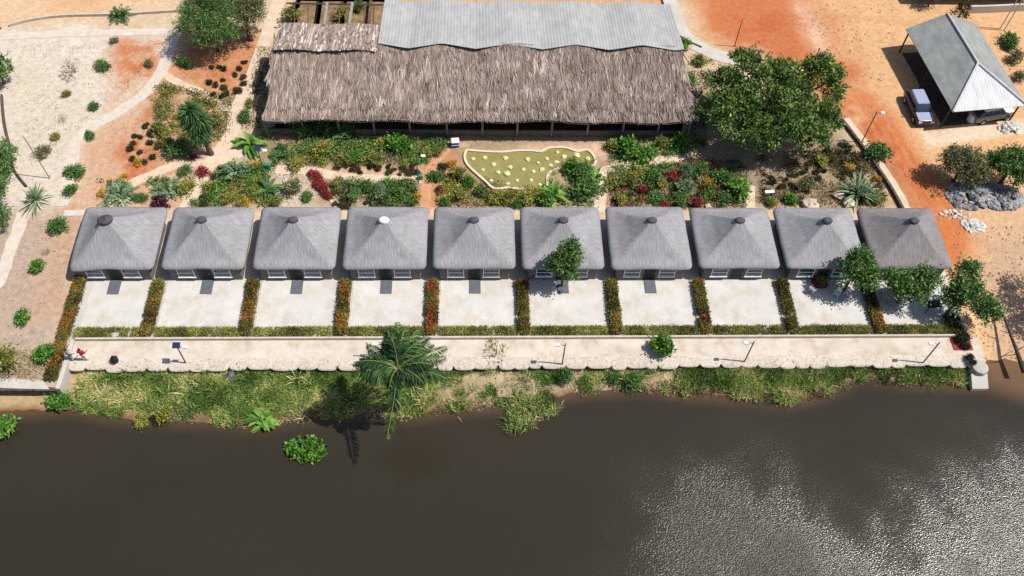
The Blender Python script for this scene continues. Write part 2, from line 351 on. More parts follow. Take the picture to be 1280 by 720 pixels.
# -------- plant prototypes (meshes around the origin, about 1 m tall, scaled later)
PROTO = {}
def proto_mesh(key, builder):
    if key not in PROTO:
        o = builder(); PROTO[key] = o.data; bpy.data.objects.remove(o)
    return PROTO[key]
def bush_mesh(key, leaf, seed, nclump=46, per=22, L=0.16, Wd=0.085, flat=0.85, droop=0.1, cr=0.2):
    def b():
        r = random.Random(seed)
        blobs = [(r.uniform(-.25, .25), r.uniform(-.25, .25), 0.42*flat+r.uniform(-.05, .12), r.uniform(.25, .4), r.uniform(.25, .4), r.uniform(.28, .4)*flat) for _ in range(5)]
        V, Fq, U, C = crown_arrays(seed, blobs, nclump, per, cr, L, Wd, droop); V[:, 2] = np.maximum(V[:, 2], 0.02)
        return np_obj('plant', V, Fq, U, leaf)
    return proto_mesh(key, b)
def star_mesh(key, leaf, seed, n=16, Lr=(0.7, 1.1), Wd=0.2, up=(0.2, 1.2), seg=5, bend=0.5):
    """long strap or paddle leaves arching out of one base"""
    def b():
        r = np.random.default_rng(seed); V = []; Fq = []; U = []
        for i in range(n):
            a = 2*PI*i*0.382+r.normal(0, .2); e = r.uniform(*up); Ln = r.uniform(*Lr); t = np.linspace(0, 1, seg+1)
            hx = Ln*t*math.cos(e); hz = 0.1+Ln*t*math.sin(e)-bend*Ln*t**2
            hz = np.maximum(hz, 0.03)
            wd = Wd*np.sin(np.clip(t*0.9+0.1, 0, 1)*PI)**0.7*0.5; tone = np.clip(r.normal(.5, .2), 0.01, .99)
            k = len(V)
            for j in range(seg+1):
                c = np.array([hx[j]*math.cos(a), hx[j]*math.sin(a), hz[j]]); sd = np.array([-math.sin(a), math.cos(a), 0.0])
                up_ = np.array([0, 0, wd[j]*0.5])
                V += [c+sd*wd[j]+up_, c, c-sd*wd[j]+up_]
            for j in range(seg):
                q = k+j*3; Fq += [[q, q+1, q+4, q+3], [q+1, q+2, q+5, q+4]]; U += [(tone, 0)]*2
        return np_obj('plant', np.array(V), np.array(Fq), np.array(U), leaf)
    return proto_mesh(key, b)
def feather_mesh(key, leaf, seed, n=20, Lr=(0.6, 0.95)):
    """many small fronds of narrow leaflets, bushy palm-like plant"""
    def b():
        r = np.random.default_rng(seed); Ps = []; Ds = []; Ls = []; T = []
        for i in range(n):
            a = 2*PI*i*0.382+r.normal(0, .2); e = r.uniform(.25, 1.35); Ln = r.uniform(*Lr); tone = np.clip(r.normal(.5, .2), .05, .95)
            for t in np.linspace(0.15, 1, 14):
                c = np.array([Ln*t*math.cos(e)*math.cos(a), Ln*t*math.cos(e)*math.sin(a), max(0.06+Ln*t*math.sin(e)-0.45*Ln*t*t, .03)])
                for sgn in (-1, 1):
                    d = np.array([math.cos(a)*.7-sgn*math.sin(a)*.7, math.sin(a)*.7+sgn*math.cos(a)*.7, -.15+r.normal(0, .15)])
                    Ps.append(c); Ds.append(d); Ls.append(0.22*(1.15-t*0.7)); T.append(np.clip(tone+r.normal(0, .1), .01, .99))
        V, Fq = leaf_quads(np.array(Ps), np.array(Ds), np.array(Ls), 0.055); V[:, 2] = np.maximum(V[:, 2], .02)
        return np_obj('plant', V, Fq, np.stack([T, T], 1), leaf)
    return proto_mesh(key, b)
def twig_mesh(key, seed, n=60, mat_=L_bare):
    def b():
        r = np.random.default_rng(seed); Ps = []; Ds = []; Ls = []; Ws = []
        st = [(np.zeros(3), np.array([0, 0, 1.0]), 0.35, 0.09)]
        for dpt in range(4):
            ns = []
            for p, d, l, wd in st:
                for _ in range(4 if dpt == 0 else 3):
                    dd = unit((d+r.normal(0, .6, 3)*np.array([1, 1, .5]))[None])[0]; dd[2] = max(dd[2], -.1)
                    Ps.append(p); Ds.append(dd); Ls.append(l); Ws.append(wd); ns.append((p+dd*l*0.92, dd, l*0.8, wd*0.65))
            st = ns if len(ns) < 120 else ns[:120]
        V, Fq = leaf_quads(np.array(Ps), np.array(Ds), np.array(Ls), np.array(Ws)); U = np.random.default_rng(seed).random((len(Fq), 2))
        return np_obj('plant', V, Fq, U, mat_)
    return proto_mesh(key, b)

def kind_mesh(kind, i):
    v = i % 3
    if kind == 'green': return bush_mesh(('g', v), L_green, 100+v)
    if kind == 'bright': return bush_mesh(('b', v), L_bright, 200+v, 44, 22, .2, .1)
    if kind == 'lime': return bush_mesh(('l', v), L_lime, 300+v, 40, 22, .17, .09)
    if kind == 'olive': return bush_mesh(('o', v), L_olive, 400+v, 40, 20, .16, .07)
    if kind == 'red': return bush_mesh(('r', v), L_red, 500+v, 34, 20, .2, .09)
    if kind == 'purple': return bush_mesh(('p', v), L_purple, 600+v, 40, 20, .18, .09, 0.5)
    if kind == 'yellow': return bush_mesh(('y', v), L_yellow, 700+v, 30, 20, .16, .1)
    if kind == 'dark': return bush_mesh(('d', v), L_dark, 800+v, 30, 26, .24, .14, cr=.24)
    if kind == 'grey': return bush_mesh(('gr', v), L_grey, 850+v, 40, 18, .17, .06)
    if kind == 'bluebush': return bush_mesh(('bb', v), L_blue, 870+v, 44, 22, .2, .05)
    if kind == 'feather': return feather_mesh(('f', v), L_blue, 900+v, 30)
    if kind == 'featherg': return feather_mesh(('fg', v), L_palm, 950+v, 30)
    if kind == 'star': return star_mesh(('s', v), L_bright, 1000+v)
    if kind == 'starg': return star_mesh(('sg', v), L_palm, 1050+v, 20, (.6, 1.0), .15)
    if kind == 'spiky': return star_mesh(('sp', v), L_blue, 1100+v, 44, (.6, 1.05), .07, (.2, 1.5), 3, .25)
    if kind == 'bare': return twig_mesh(('t', v), 1200+v)
    if kind == 'barel': return twig_mesh(('tl', v), 1250+v, 60, L_olive)
NAMES = {'green': 'green_shrub', 'bright': 'bright_green_shrub', 'lime': 'yellow_green_shrub', 'olive': 'olive_shrub', 'red': 'red_leaved_shrub', 'purple': 'purple_shrub', 'yellow': 'yellow_shrub', 'dark': 'seedling', 'grey': 'grey_shrub', 'bluebush': 'blue_green_shrub',
         'feather': 'feathery_shrub', 'featherg': 'feathery_palm', 'star': 'broad_leaved_plant', 'starg': 'strap_leaved_plant', 'spiky': 'spiky_shrub', 'bare': 'bare_shrub', 'barel': 'sparse_shrub'}
PLANT_N = [0]
def plant(px, py, kind, size, label, group=None, z=0.0, hs=1.0):
    """px, py: where the photo shows the middle of the plant"""
    PLANT_N[0] += 1; i = PLANT_N[0]
    p = G(px, py, z+size*0.4*hs); o = bpy.data.objects.new(NAMES[kind], kind_mesh(kind, i)); COL.objects.link(o)
    o.location = (p.x, p.y, z-0.01); o.rotation_euler = (0, 0, (i*2.399) % (2*PI)); q = R_.uniform; o.scale = (size*q(.8, 1.3), size*q(.8, 1.25), size*hs*q(.75, 1.1))
    return tag(o, label, 'seedling' if kind == 'dark' else ('plant' if kind in ('star', 'starg') else 'shrub'), group)

# ------------------------------------------------------------------ numpy noise
def vnoise(x, y, seed=0):
    xi = np.floor(x).astype(np.int64); yi = np.floor(y).astype(np.int64); fx = x-xi; fy = y-yi
    def h(a, b):
        n = (a*374761393+b*668265263+seed*974634777) & 0xFFFFFFFF
        n = ((n ^ (n >> 13))*1274126177) & 0xFFFFFFFF
        return ((n ^ (n >> 16)) & 0xFFFF)/65535.0
    ux = fx*fx*(3-2*fx); uy = fy*fy*(3-2*fy)
    return (h(xi, yi)*(1-ux)+h(xi+1, yi)*ux)*(1-uy)+(h(xi, yi+1)*(1-ux)+h(xi+1, yi+1)*ux)*uy
def fbm(x, y, seed=0, oct=5):
    s = 0; a = 0.5
    for k in range(oct): s = s+a*vnoise(x*2**k, y*2**k, seed+k); a *= 0.5
    return s
def seg_dist(X, Y, P, closed):
    d = np.full(X.shape, 1e9); n = len(P)
    for i in range(n if closed else n-1):
        a, b = P[i], P[(i+1) % n]; ex, ey = b[0]-a[0], b[1]-a[1]
        t = np.clip(((X-a[0])*ex+(Y-a[1])*ey)/(ex*ex+ey*ey+1e-9), 0, 1)
        d = np.minimum(d, np.hypot(X-a[0]-t*ex, Y-a[1]-t*ey))
    return d
def inside(X, Y, P):
    c = np.zeros(X.shape, bool); n = len(P)
    for i in range(n):
        a, b = P[i], P[(i+1) % n]
        if a[1] == b[1]: continue
        c ^= ((a[1] > Y) != (b[1] > Y)) & (X < (b[0]-a[0])*(Y-a[1])/(b[1]-a[1])+a[0])
    return c

# ------------------------------------------------------------------ terrain
WZ = -1.2
shore_px = [(-300, 545), (-60, 520), (0, 513), (25, 514), (60, 512), (95, 509), (130, 517), (170, 524), (210, 522), (262, 528), (300, 533), (340, 530), (375, 524), (420, 520), (470, 518), (505, 520), (560, 513), (615, 508), (650, 508), (690, 497), (740, 488), (800, 487), (850, 490), (930, 497), (985, 503), (1040, 490), (1075, 474), (1130, 478), (1205, 480), (1220, 480), (1233, 451), (1290, 451), (1400, 445), (1600, 440)]
SH = np.array([[p.x, p.y] for p in GP(shore_px, WZ)])
def shore(x): return np.interp(x, SH[:, 0], SH[:, 1])
XL, XR = -2.25, 72.2
YW = -11.2
YWL = G(30, 487, 0).y
def terrain_z(x, y):
    x = np.asarray(x, float); y = np.asarray(y, float)
    d = y-shore(x)+(fbm(x*0.9, y*0.9, 5)-0.5)*0.7*(np.abs(y+14) < 4)
    ye = np.where(x < XL, YWL+0.15, YW-0.02)
    foot = np.where(x < XL, -0.75, -0.7)
    t = np.clip(d/np.maximum(ye-shore(x), 0.3), 0, 1)
    bank = WZ+(foot-WZ)*t**0.8
    z = np.where(y > ye, 0.0, bank)
    z = np.where(d < 0, np.maximum(WZ+0.28*d-0.02, -4), z)
    ramp = np.clip(WZ+d*0.15, -4, 0)
    z = np.where(x > XR, ramp, z)
    far = np.clip((-y-400)/60, 0, 1)
    return z*(1-far)+far*1.5
xs = np.unique(np.concatenate([[-2500, -1200, -600, -300, -150, -90, -60, -45, -34], np.arange(-26, -2.4, 0.3), [XL-0.01, XL+0.01], np.arange(-2.1, 72.1, 0.3), [XR-0.01, XR+0.01], np.arange(72.4, 98, 0.3), [105, 120, 150, 220, 400, 800, 1500, 2600]]))
ys = np.unique(np.concatenate([[-2500, -1200, -700, -480, -440, -400, -200, -100, -60, -40, -30], np.arange(-24, -11.3, 0.25), [YW-0.03, YW-0.01], np.arange(-11, 33, 0.28), [36, 42, 52, 70, 100, 160, 300, 600, 1200, 2600]]))
ys = np.unique(np.concatenate([ys, [YWL+0.14, YWL+0.16]]))
XX, YY = np.meshgrid(xs, ys); ZZ = terrain_z(XX, YY)

def zc(r, g, b): return np.array(S(r, g, b, K)[:3])
colr = np.empty(XX.shape+(3,)); colr[:] = zc(222, 196, 166)
N1 = fbm(XX*0.35, YY*0.35, 20); N2 = fbm(XX*1.3, YY*1.3, 30); N3 = fbm(XX*4, YY*4, 40, 3)
def zone(poly, c, feather=0.8, amp=2.0, alpha=1.0, z=0.0, patchy=0.0):
    P = [(p.x, p.y) for p in GP(poly, z)]
    sd = seg_dist(XX, YY, P, True)*np.where(inside(XX, YY, P), 1, -1)+(N1-0.5)*amp*2+(N2-0.5)*amp
    a = np.clip(sd/feather*0.5+0.5, 0, 1)*alpha
    if patchy: a = a*np.clip((N2*0.5+N1*0.5-0.47)*9*patchy+0.5, 0, 1)
    colr[:] = colr*(1-a[..., None])+zc(*c)*a[..., None]
def zline(pts, wd, c, feather=0.5, amp=0.5, alpha=1.0):
    P = [(p.x, p.y) for p in smooth_line(GP(pts))]
    sd = wd/2-seg_dist(XX, YY, P, False)+(N2-0.5)*amp*2
    a = np.clip(sd/feather*0.5+0.5, 0, 1)*alpha
    colr[:] = colr*(1-a[..., None])+zc(*c)*a[..., None]
# sandy yard on the left
zone([(-150, 30), (225, 38), (215, 80), (120, 160), (95, 200), (70, 270), (-150, 300)], (226, 213, 198), 1.0, 1.2)
zone([(-150, -60), (235, -60), (225, 15), (80, 22), (-150, 50)], (230, 197, 160), 1.0, .6)
zone([(60, -30), (140, -30), (140, 15), (60, 18)], (228, 180, 138), 1.0, 1.0, .8)
zone([(60, 40), (150, 45), (110, 120), (30, 130)], (232, 222, 208), 2, 2, .8, patchy=1)
zone([(20, 90), (120, 90), (100, 170), (20, 190)], (210, 200, 172), 2, 2, .5, patchy=1)
zone([(150, 45), (205, 52), (190, 100), (140, 130), (135, 90)], (216, 168, 134), 1.2, 1.6)
zone([(150, 60), (200, 55), (185, 100), (150, 100)], (204, 128, 86), 1.2, 1.6, 1.0, patchy=1.4)
zone([(205, 92), (165, 130), (120, 160), (105, 200), (95, 270), (250, 270), (290, 180), (290, 130), (240, 105)], (216, 176, 146), 1, 1.2)
zone([(180, 120), (215, 110), (195, 190), (150, 262), (100, 262), (140, 220)], (202, 126, 84), 1.2, 1.6, 1.0, patchy=1.6)
zone([(200, 100), (260, 115), (290, 150), (270, 180), (200, 185), (190, 140)], (172, 148, 100), 1.2, 1.4, .8, patchy=1)
zone([(225, 45), (335, 40), (320, 85), (292, 135), (240, 105), (208, 88)], (212, 152, 112), 1.0, 1)
zone([(230, 60), (330, 60), (300, 110), (240, 100)], (196, 122, 82), 1.2, 1.5, .9, patchy=1.2)
zone([(255, 100), (310, 95), (292, 130), (262, 118)], (182, 146, 90), 1.2, 1.2, .7, patchy=1.2)
zone([(-200, 270), (100, 262), (110, 270), (60, 480), (-200, 480)], (196, 174, 156), 1.0, 1.0)
zone([(80, 262), (115, 262), (92, 345), (85, 400), (40, 400)], (208, 170, 142), 1.5, 1.5, .8)
zone([(-60, 440), (55, 440), (50, 475), (-60, 480)], (190, 176, 150), 1.0, 1.0)
# garden behind the chalets
zone([(320, 160), (870, 160), (900, 262), (250, 262), (262, 215), (300, 200)], (182, 160, 132), 1.0, 1.0)
zone([(345, 205), (520, 205), (530, 225), (430, 222), (345, 218)], (222, 186, 150), .6, .8, .9)
zone([(340, 222), (385, 222), (395, 262), (330, 262)], (214, 196, 172), .8, .8, .9)
zone([(530, 185), (580, 180), (560, 262), (520, 262)], (208, 150, 112), .8, 1, .9)
zone([(550, 178), (760, 178), (760, 200), (745, 195), (580, 190)], (226, 192, 164), .6, .6)
zone([(575, 195), (660, 235), (690, 262), (560, 262)], (196, 150, 110), .8, 1, .8)
zone([(330, 175), (700, 172), (560, 200), (330, 205)], (150, 138, 100), 1, 1.4, .7, patchy=1)
zone([(760, 205), (940, 195), (930, 262), (765, 262)], (178, 156, 126), 1.0, 1.0)
zone([(820, 120), (1030, 120), (1115, 262), (900, 262)], (170, 150, 126), 1.0, 1.0)
zone([(960, 215), (1060, 200), (1110, 262), (940, 262)], (186, 162, 136), 1.0, 1.0, patchy=1)
zone([(100, 262), (1170, 262), (1170, 272), (100, 272)], (224, 202, 176), .4, .3)
# orange yard and road on the right
zone([(845, -120), (1700, -120), (1700, 460), (1190, 470), (1180, 330), (1130, 262), (1050, 145), (960, 60), (870, 50)], (229, 184, 138), 1.0, 1.0)
zone([(400, -100), (900, -100), (870, 3), (400, 3)], (212, 150, 108), 1.5, 1.5)
zone([(845, -30), (1000, -30), (1080, 90), (1060, 150), (960, 80), (880, 45)], (206, 126, 82), 1.5, 2.0, .95)
zone([(900, 0), (960, 10), (1010, 80), (930, 50)], (196, 106, 64), 2, 2.5, .8, patchy=1)
zone([(1060, 110), (1085, 110), (1130, 170), (1200, 262), (1180, 320), (1120, 250)], (204, 118, 70), 1.2, 1.4)
zone([(1065, 130), (1080, 140), (1140, 220), (1170, 300), (1120, 240)], (190, 98, 58), 1.0, 1.6, .8, patchy=1)
zone([(1150, 250), (1200, 255), (1235, 300), (1200, 345), (1175, 320)], (214, 128, 74), 1.2, 1.2, .95)
zone([(990, 5), (1010, 0), (1045, 70), (1025, 75)], (236, 196, 166), 1.2, 1.0, .95)
zone([(1205, 230), (1300, 230), (1300, 460), (1210, 460), (1225, 330)], (222, 184, 148), 1.5, 1.5)
zone([(1230, 300), (1300, 290), (1300, 460), (1245, 455)], (206, 172, 144), 1.5, 2.0, .9, patchy=.8)
zone([(1200, 390), (1240, 360), (1255, 460), (1215, 465)], (230, 192, 148), 1.0, .8, .9)
zone([(1090, 235), (1110, 200), (1150, 250), (1170, 275), (1120, 275)], (200, 150, 112), 1.0, 1.0, .7)
for q in range(7):
    o = q*7
    zline([(1050+o, 95+q*5), (1085+o*.8, 150), (1120+o*.7, 205), (1165+o*.5, 280)], .35, (200, 112, 70) if q % 2 else (226, 160, 112), .3, .5, .55)
zone([(1150, 166), (1200, 158), (1245, 152), (1300, 150), (1300, 168), (1245, 172), (1200, 178), (1160, 186)], (240, 216, 190), .4, .5)
zline([(1010, 14), (1070, 22), (1150, 30)], .5, (212, 160, 118), .5, .4, .6)
zline([(1065, 0), (1075, 60), (1110, 130), (1160, 200)], .5, (214, 156, 112), .6, .5, .5)
# the river bank
bz = (YY < -11.1) & (YY > -22) & (XX > XL-0.1) & (XX < XR+0.1) & (ZZ > WZ-.2)
gm = np.clip((N1*.6+N2*.4-0.47)*8+0.4, 0, 1)[..., None]*.85
bcol = zc(118, 128, 72)*gm+zc(186, 166, 134)*(1-gm)
wet = np.clip((ZZ-WZ)/0.18, 0, 1)[..., None]
bcol = bcol*wet+zc(132, 100, 72)*(1-wet)
colr = np.where(bz[..., None], bcol, colr)
zone([(545, 462), (700, 462), (740, 485), (690, 492), (620, 500), (560, 478)], (206, 184, 154), .6, 1.0, .85, -0.8, patchy=.8)
zone([(690, 466), (850, 470), (830, 484), (700, 490)], (202, 180, 150), .6, .8, .8, -0.8, patchy=.8)
zone([(84, 465), (105, 465), (100, 505), (84, 500)], (208, 184, 146), .4, .4, .9, -0.8)
bl = (XX < XL) & (YY < YWL+.1) & (ZZ > WZ-.3)
colr = np.where(bl[..., None], zc(196, 172, 132)*wet+zc(140, 100, 62)*(1-wet), colr)
shal = (ZZ <= WZ-.02)
deep = np.clip((WZ-ZZ)/1.2, 0, 1)[..., None]
colr = np.where(shal[..., None], zc(150, 108, 72)*(1-deep)+zc(60, 52, 44)*deep, colr)
# small stains and pebbly wear
colr *= (0.90+0.2*N2)[..., None]
colr *= np.where((N3 > 0.66)[..., None], 0.9, 1.0)

ny, nx = XX.shape
V = np.stack([XX, YY, ZZ+np.where((ZZ > -.02) & (np.abs(YY) < 60), (N1-.5)*.05, 0)], -1).reshape(-1, 3)
ii = np.arange(ny*nx).reshape(ny, nx); Fq = np.stack([ii[:-1, :-1], ii[:-1, 1:], ii[1:, 1:], ii[1:, :-1]], -1).reshape(-1, 4)
M_ground = bpy.data.materials.new('soil'); M_ground.use_nodes = True
n, l = M_ground.node_tree.nodes, M_ground.node_tree.links
at = n.new('ShaderNodeAttribute'); at.attribute_name = 'soil'
tc = n.new('ShaderNodeTexCoord')
na = n.new('ShaderNodeTexNoise'); na.inputs['Scale'].default_value = 2.2; na.inputs['Detail'].default_value = 9; na.inputs['Roughness'].default_value = .7
l.new(tc.outputs['Object'], na.inputs[0])
cr = n.new('ShaderNodeValToRGB'); cr.color_ramp.elements[0].position = .3; cr.color_ramp.elements[1].position = .7
cr.color_ramp.elements[0].color = (.74, .72, .70, 1); cr.color_ramp.elements[1].color = (1.16, 1.15, 1.13, 1)
l.new(na.outputs[0], cr.inputs[0])
mx = n.new('ShaderNodeMix'); mx.data_type = 'RGBA'; mx.blend_type = 'MULTIPLY'; mx.inputs[0].default_value = 1
l.new(at.outputs['Color'], mx.inputs[6]); l.new(cr.outputs[0], mx.inputs[7]); l.new(mx.outputs[2], n['Principled BSDF'].inputs['Base Color'])
bp = n.new('ShaderNodeBump'); bp.inputs['Strength'].default_value = .4; bp.inputs['Distance'].default_value = .08; l.new(na.outputs[0], bp.inputs['Height']); l.new(bp.outputs[0], n['Principled BSDF'].inputs['Normal'])
n['Principled BSDF'].inputs['Roughness'].default_value = .95; n['Principled BSDF'].inputs['Specular IOR Level'].default_value = .1
gr = np_obj('ground', V, Fq, np.zeros((len(Fq), 2)), M_ground); tag(gr, kind='structure')
ca = gr.data.color_attributes.new('soil', 'FLOAT_COLOR', 'POINT')
ca.data.foreach_set('color', np.concatenate([colr.reshape(-1, 3), np.ones((ny*nx, 1))], 1).astype(np.float32).ravel())
gr.data.polygons.foreach_set('use_smooth', [True]*len(Fq))

# ------------------------------------------------------------------ water
wx = np.unique(np.concatenate([[-2500, -800, -300, -120, -60, -40], np.arange(-30, 105, .6), [120, 160, 300, 800, 2600]]))
wy = np.unique(np.concatenate([[-2500, -1000, -400, -200, -100, -60, -40], np.arange(-32, -7, 0.5)]))
WX, WY = np.meshgrid(wx, wy)
def gpoly(pts): return [(p.x, p.y) for p in GP(pts, WZ)]
def soft(poly, f):
    P = gpoly(poly); sd = seg_dist(WX, WY, P, True)*np.where(inside(WX, WY, P), 1, -1); return np.clip(sd/f*.5+.5, 0, 1)
w1 = soft([(770, 600), (850, 560), (930, 545), (1000, 585), (1060, 650), (1130, 700), (1300, 760), (1300, 950), (700, 950), (745, 700)], 8.0)
w2 = soft([(1180, 520), (1300, 500), (1500, 560), (1500, 900), (1120, 900), (1060, 640), (1090, 590)], 8)*0.66
wind = np.clip(np.maximum(w1, w2)*(0.55+.9*fbm(WX*.5, WY*.5, 77)), 0, 1)
silt = np.clip(1-(shore(WX)-WY)/1.3, 0, 1)**1.5*(0.05+.75*fbm(WX*.3, WY*.3, 78))+.10*np.clip(fbm(WX*.06, WY*.12, 79)-.42, 0, 1)
rp = gpoly([(1225, 445), (1300, 440), (1400, 520), (1290, 500), (1232, 482)])
sd = seg_dist(WX, WY, rp, True)*np.where(inside(WX, WY, rp), 1, -1); silt = np.clip(silt+.75*np.clip(sd/2+.5, 0, 1), 0, 1)
V = np.stack([WX, WY, np.full(WX.shape, WZ)], -1).reshape(-1, 3); m_, k_ = WX.shape
ii = np.arange(m_*k_).reshape(m_, k_); Fq = np.stack([ii[:-1, :-1], ii[:-1, 1:], ii[1:, 1:], ii[1:, :-1]], -1).reshape(-1, 4)
M_water = bpy.data.materials.new('river_water'); M_water.use_nodes = True
n, l = M_water.node_tree.nodes, M_water.node_tree.links; B = n['Principled BSDF']
a1 = n.new('ShaderNodeAttribute'); a1.attribute_name = 'state'; sp = n.new('ShaderNodeSeparateColor'); l.new(a1.outputs['Color'], sp.inputs[0])
mx = n.new('ShaderNodeMix'); mx.data_type = 'RGBA'; l.new(sp.outputs[1], mx.inputs[0]); mx.inputs[6].default_value = S(58, 54, 44, .54); mx.inputs[7].default_value = S(118, 90, 66, .8)
l.new(mx.outputs[2], B.inputs['Base Color']);  B.inputs['IOR'].default_value = 1.333; B.inputs['Specular IOR Level'].default_value = .5
tc = n.new('ShaderNodeTexCoord'); mp = n.new('ShaderNodeMapping'); mp.inputs['Rotation'].default_value = (0, 0, .5); mp.inputs['Scale'].default_value = (1.0, 1.9, 1)
l.new(tc.outputs['Object'], mp.inputs[0])
nz = n.new('ShaderNodeTexNoise'); nz.inputs['Scale'].default_value = 6.0; nz.inputs['Detail'].default_value = 2.5; nz.inputs['Roughness'].default_value = .6; l.new(mp.outputs[0], nz.inputs[0])
mr = n.new('ShaderNodeMath'); mr.operation = 'MULTIPLY_ADD'; l.new(sp.outputs[0], mr.inputs[0]); mr.inputs[1].default_value = .12; mr.inputs[2].default_value = .12; l.new(mr.outputs[0], B.inputs['Roughness'])
ms = n.new('ShaderNodeMath'); ms.operation = 'MULTIPLY_ADD'; l.new(sp.outputs[0], ms.inputs[0]); ms.inputs[1].default_value = .32; ms.inputs[2].default_value = .045
bp = n.new('ShaderNodeBump'); bp.inputs['Distance'].default_value = .2; l.new(ms.outputs[0], bp.inputs['Strength']); l.new(nz.outputs[0], bp.inputs['Height']); l.new(bp.outputs[0], B.inputs['Normal'])
wa = np_obj('water', V, Fq, np.zeros((len(Fq), 2)), M_water); tag(wa, kind='structure')
ca = wa.data.color_attributes.new('state', 'FLOAT_COLOR', 'POINT')
ca.data.foreach_set('color', np.stack([wind, silt, wind*0, wind*0+1], -1).astype(np.float32).ravel())

# ------------------------------------------------------------------ terraces, promenade, paths
SP = 7.5
mb = MB(); mb.box(-2.1, YW+.26, -.3, XR-.1, -9.28, .06); tag(mb.build('promenade', M_prom), kind='structure')
mb = MB(); mb.bbox(-3.4, -9.1, -.2, 71.3, 3.3, .03); tag(mb.build('terrace_base', M_conc), kind='structure')
hx = [G(182, 420, .4).x, G(305.6, 420, .4).x, G(425, 420, .4).x, G(539, 418, .4).x, G(655, 418, .4).x, G(771, 418, .4).x, G(884, 418, .4).x, G(993, 418, .4).x, G(1102, 418, .4).x]
hx = [-3.15+0.5]+hx+[hx[-1]+7.3]
for i in range(10):
    mb = MB(); mb.bbox(hx[i]+.62, -8.05, 0, hx[i+1]-.62, -3.2, .055+.002*(i % 3), .02)
    o = mb.build('patio', M_patio, loc=(7.5*i, -5, 0)); tag(o, kind='structure')

def pathway(pts, wd, m=M_path, h=.045, jit=.06, name='path'):
    mb = MB(); mb.ribbon(GP(pts), wd, -.15, h, jit=jit); tag(mb.build(name, m), kind='structure')
pathway([(219, 39), (213, 62), (202, 88), (184, 114), (150, 139), (101, 169), (90, 202), (83, 235), (77, 258)], 1.15, M_pathg, .05)
pathway([(352, -8), (344, 15), (336, 36), (319, 86), (296, 139), (289, 169), (262, 204), (240, 247), (232, 262)], 1.35, M_path, .046)
pathway([(203, 92), (222, 103), (246, 113), (272, 130), (291, 139)], .8, M_path, .052)
pathway([(258, 202), (217, 208), (190, 219), (159, 232)], 1.0, M_path, .042)
pathway([(262, 205), (285, 196), (318, 186)], 1.3, M_path, .039)
pathway([(345, 212), (385, 214), (430, 222), (480, 224), (530, 224)], 1.0, M_path, .044)
pathway([(383, 216), (400, 228), (415, 245), (432, 268)], .9, M_path, .048)
pathway([(530, 268), (532, 240), (536, 218), (546, 200), (560, 186)], 1.0, mat('orange_path', S(206, 148, 110, K), S(224, 172, 134, K), 1.4, .95, detail=9), .05)
pathway([(748, 266), (752, 238), (757, 214), (800, 206), (845, 197), (868, 188)], 1.1, M_path, .046)
pathway([(938, 268), (938, 232)], .9, M_path, .04)
pathway([(833, -10), (840, 12), (850, 38), (872, 58), (905, 72), (925, 76)], 1.7, M_conc, .06)
pathway([(5, 46), (60, 43), (140, 41), (216, 40)], 1.0, M_pathg, .035)
pathway([(30, 266), (14, 312), (-6, 360)], 1.1, M_pathg, .04, .12)
zline([(4, 118), (12, 150), (20, 185), (26, 222)], .9, (236, 222, 204), .4, .3)
pathway([(80, 267), (118, 266)], .7, M_pathg, .055)

def lowwall(pts, wd, h, label, m=M_kerb, name='low_wall', group=None, z0=-.3):
    P = GP(pts) if len(pts[0]) == 2 else [Vector(p) for p in pts]
    mb = MB(); mb.ribbon(P, wd, z0, h); loc = (P[0].x, P[0].y, 0); o = mb.build(name, m, loc=loc)
    return tag(o, label, 'wall', group)
lowwall([(12, 33), (40, 26), (80, 21), (150, 19), (232, 14)], .2, .3, 'long low pale garden wall crossing the top left corner')
lowwall([(3, 120), (6, 153), (13, 185), (18, 212), (34, 234)], .14, .3, 'curved low wall along the left edge beside dark green bushes', M_wallbase)
lowwall([(1052, 152), (1078, 186), (1110, 232), (1128, 264)], .24, .35, 'dark low wall edging the garden beside the orange road', M_wallbase)
pathway([(1056, 149), (1083, 184), (1115, 230), (1132, 262)], 1.0, M_path, .05)
lowwall([(877, 60), (845, 42), (831, 12), (826, -6)], .16, .15, 'thin kerb along the curved white path behind the hall', M_wallbase, 'kerb')
o = lowwall([(-2.0, -9.2, 0), (20, -9.2, 0), (45, -9.2, 0), (70.9, -9.2, 0)], .16, .38, 'long thin concrete wall between terraces and promenade', M_kerb)
lowwall([(-2.2, -9.25, 0), (-2.2, -11.4, 0), (-2.25, YWL-.1, 0)], .34, .3, 'white coping wall at the left end of the promenade running to the water', M_conc, z0=-1.3)
lowwall([(-14, YWL+.0, 0), (-8, YWL+.05, 0), (-2.4, YWL, 0)], .3, .06, 'rough stone wall under the pale landing slab at left', M_wallbase, 'retaining_wall', z0=-1.3)
mb = MB(); mb.prism([G(*p) for p in [(-30, 470), (10, 474), (54, 476), (60, 484), (62, 487), (20, 486), (-30, 484)]], -.2, .065); tag(mb.build('landing', M_conc), kind='structure')

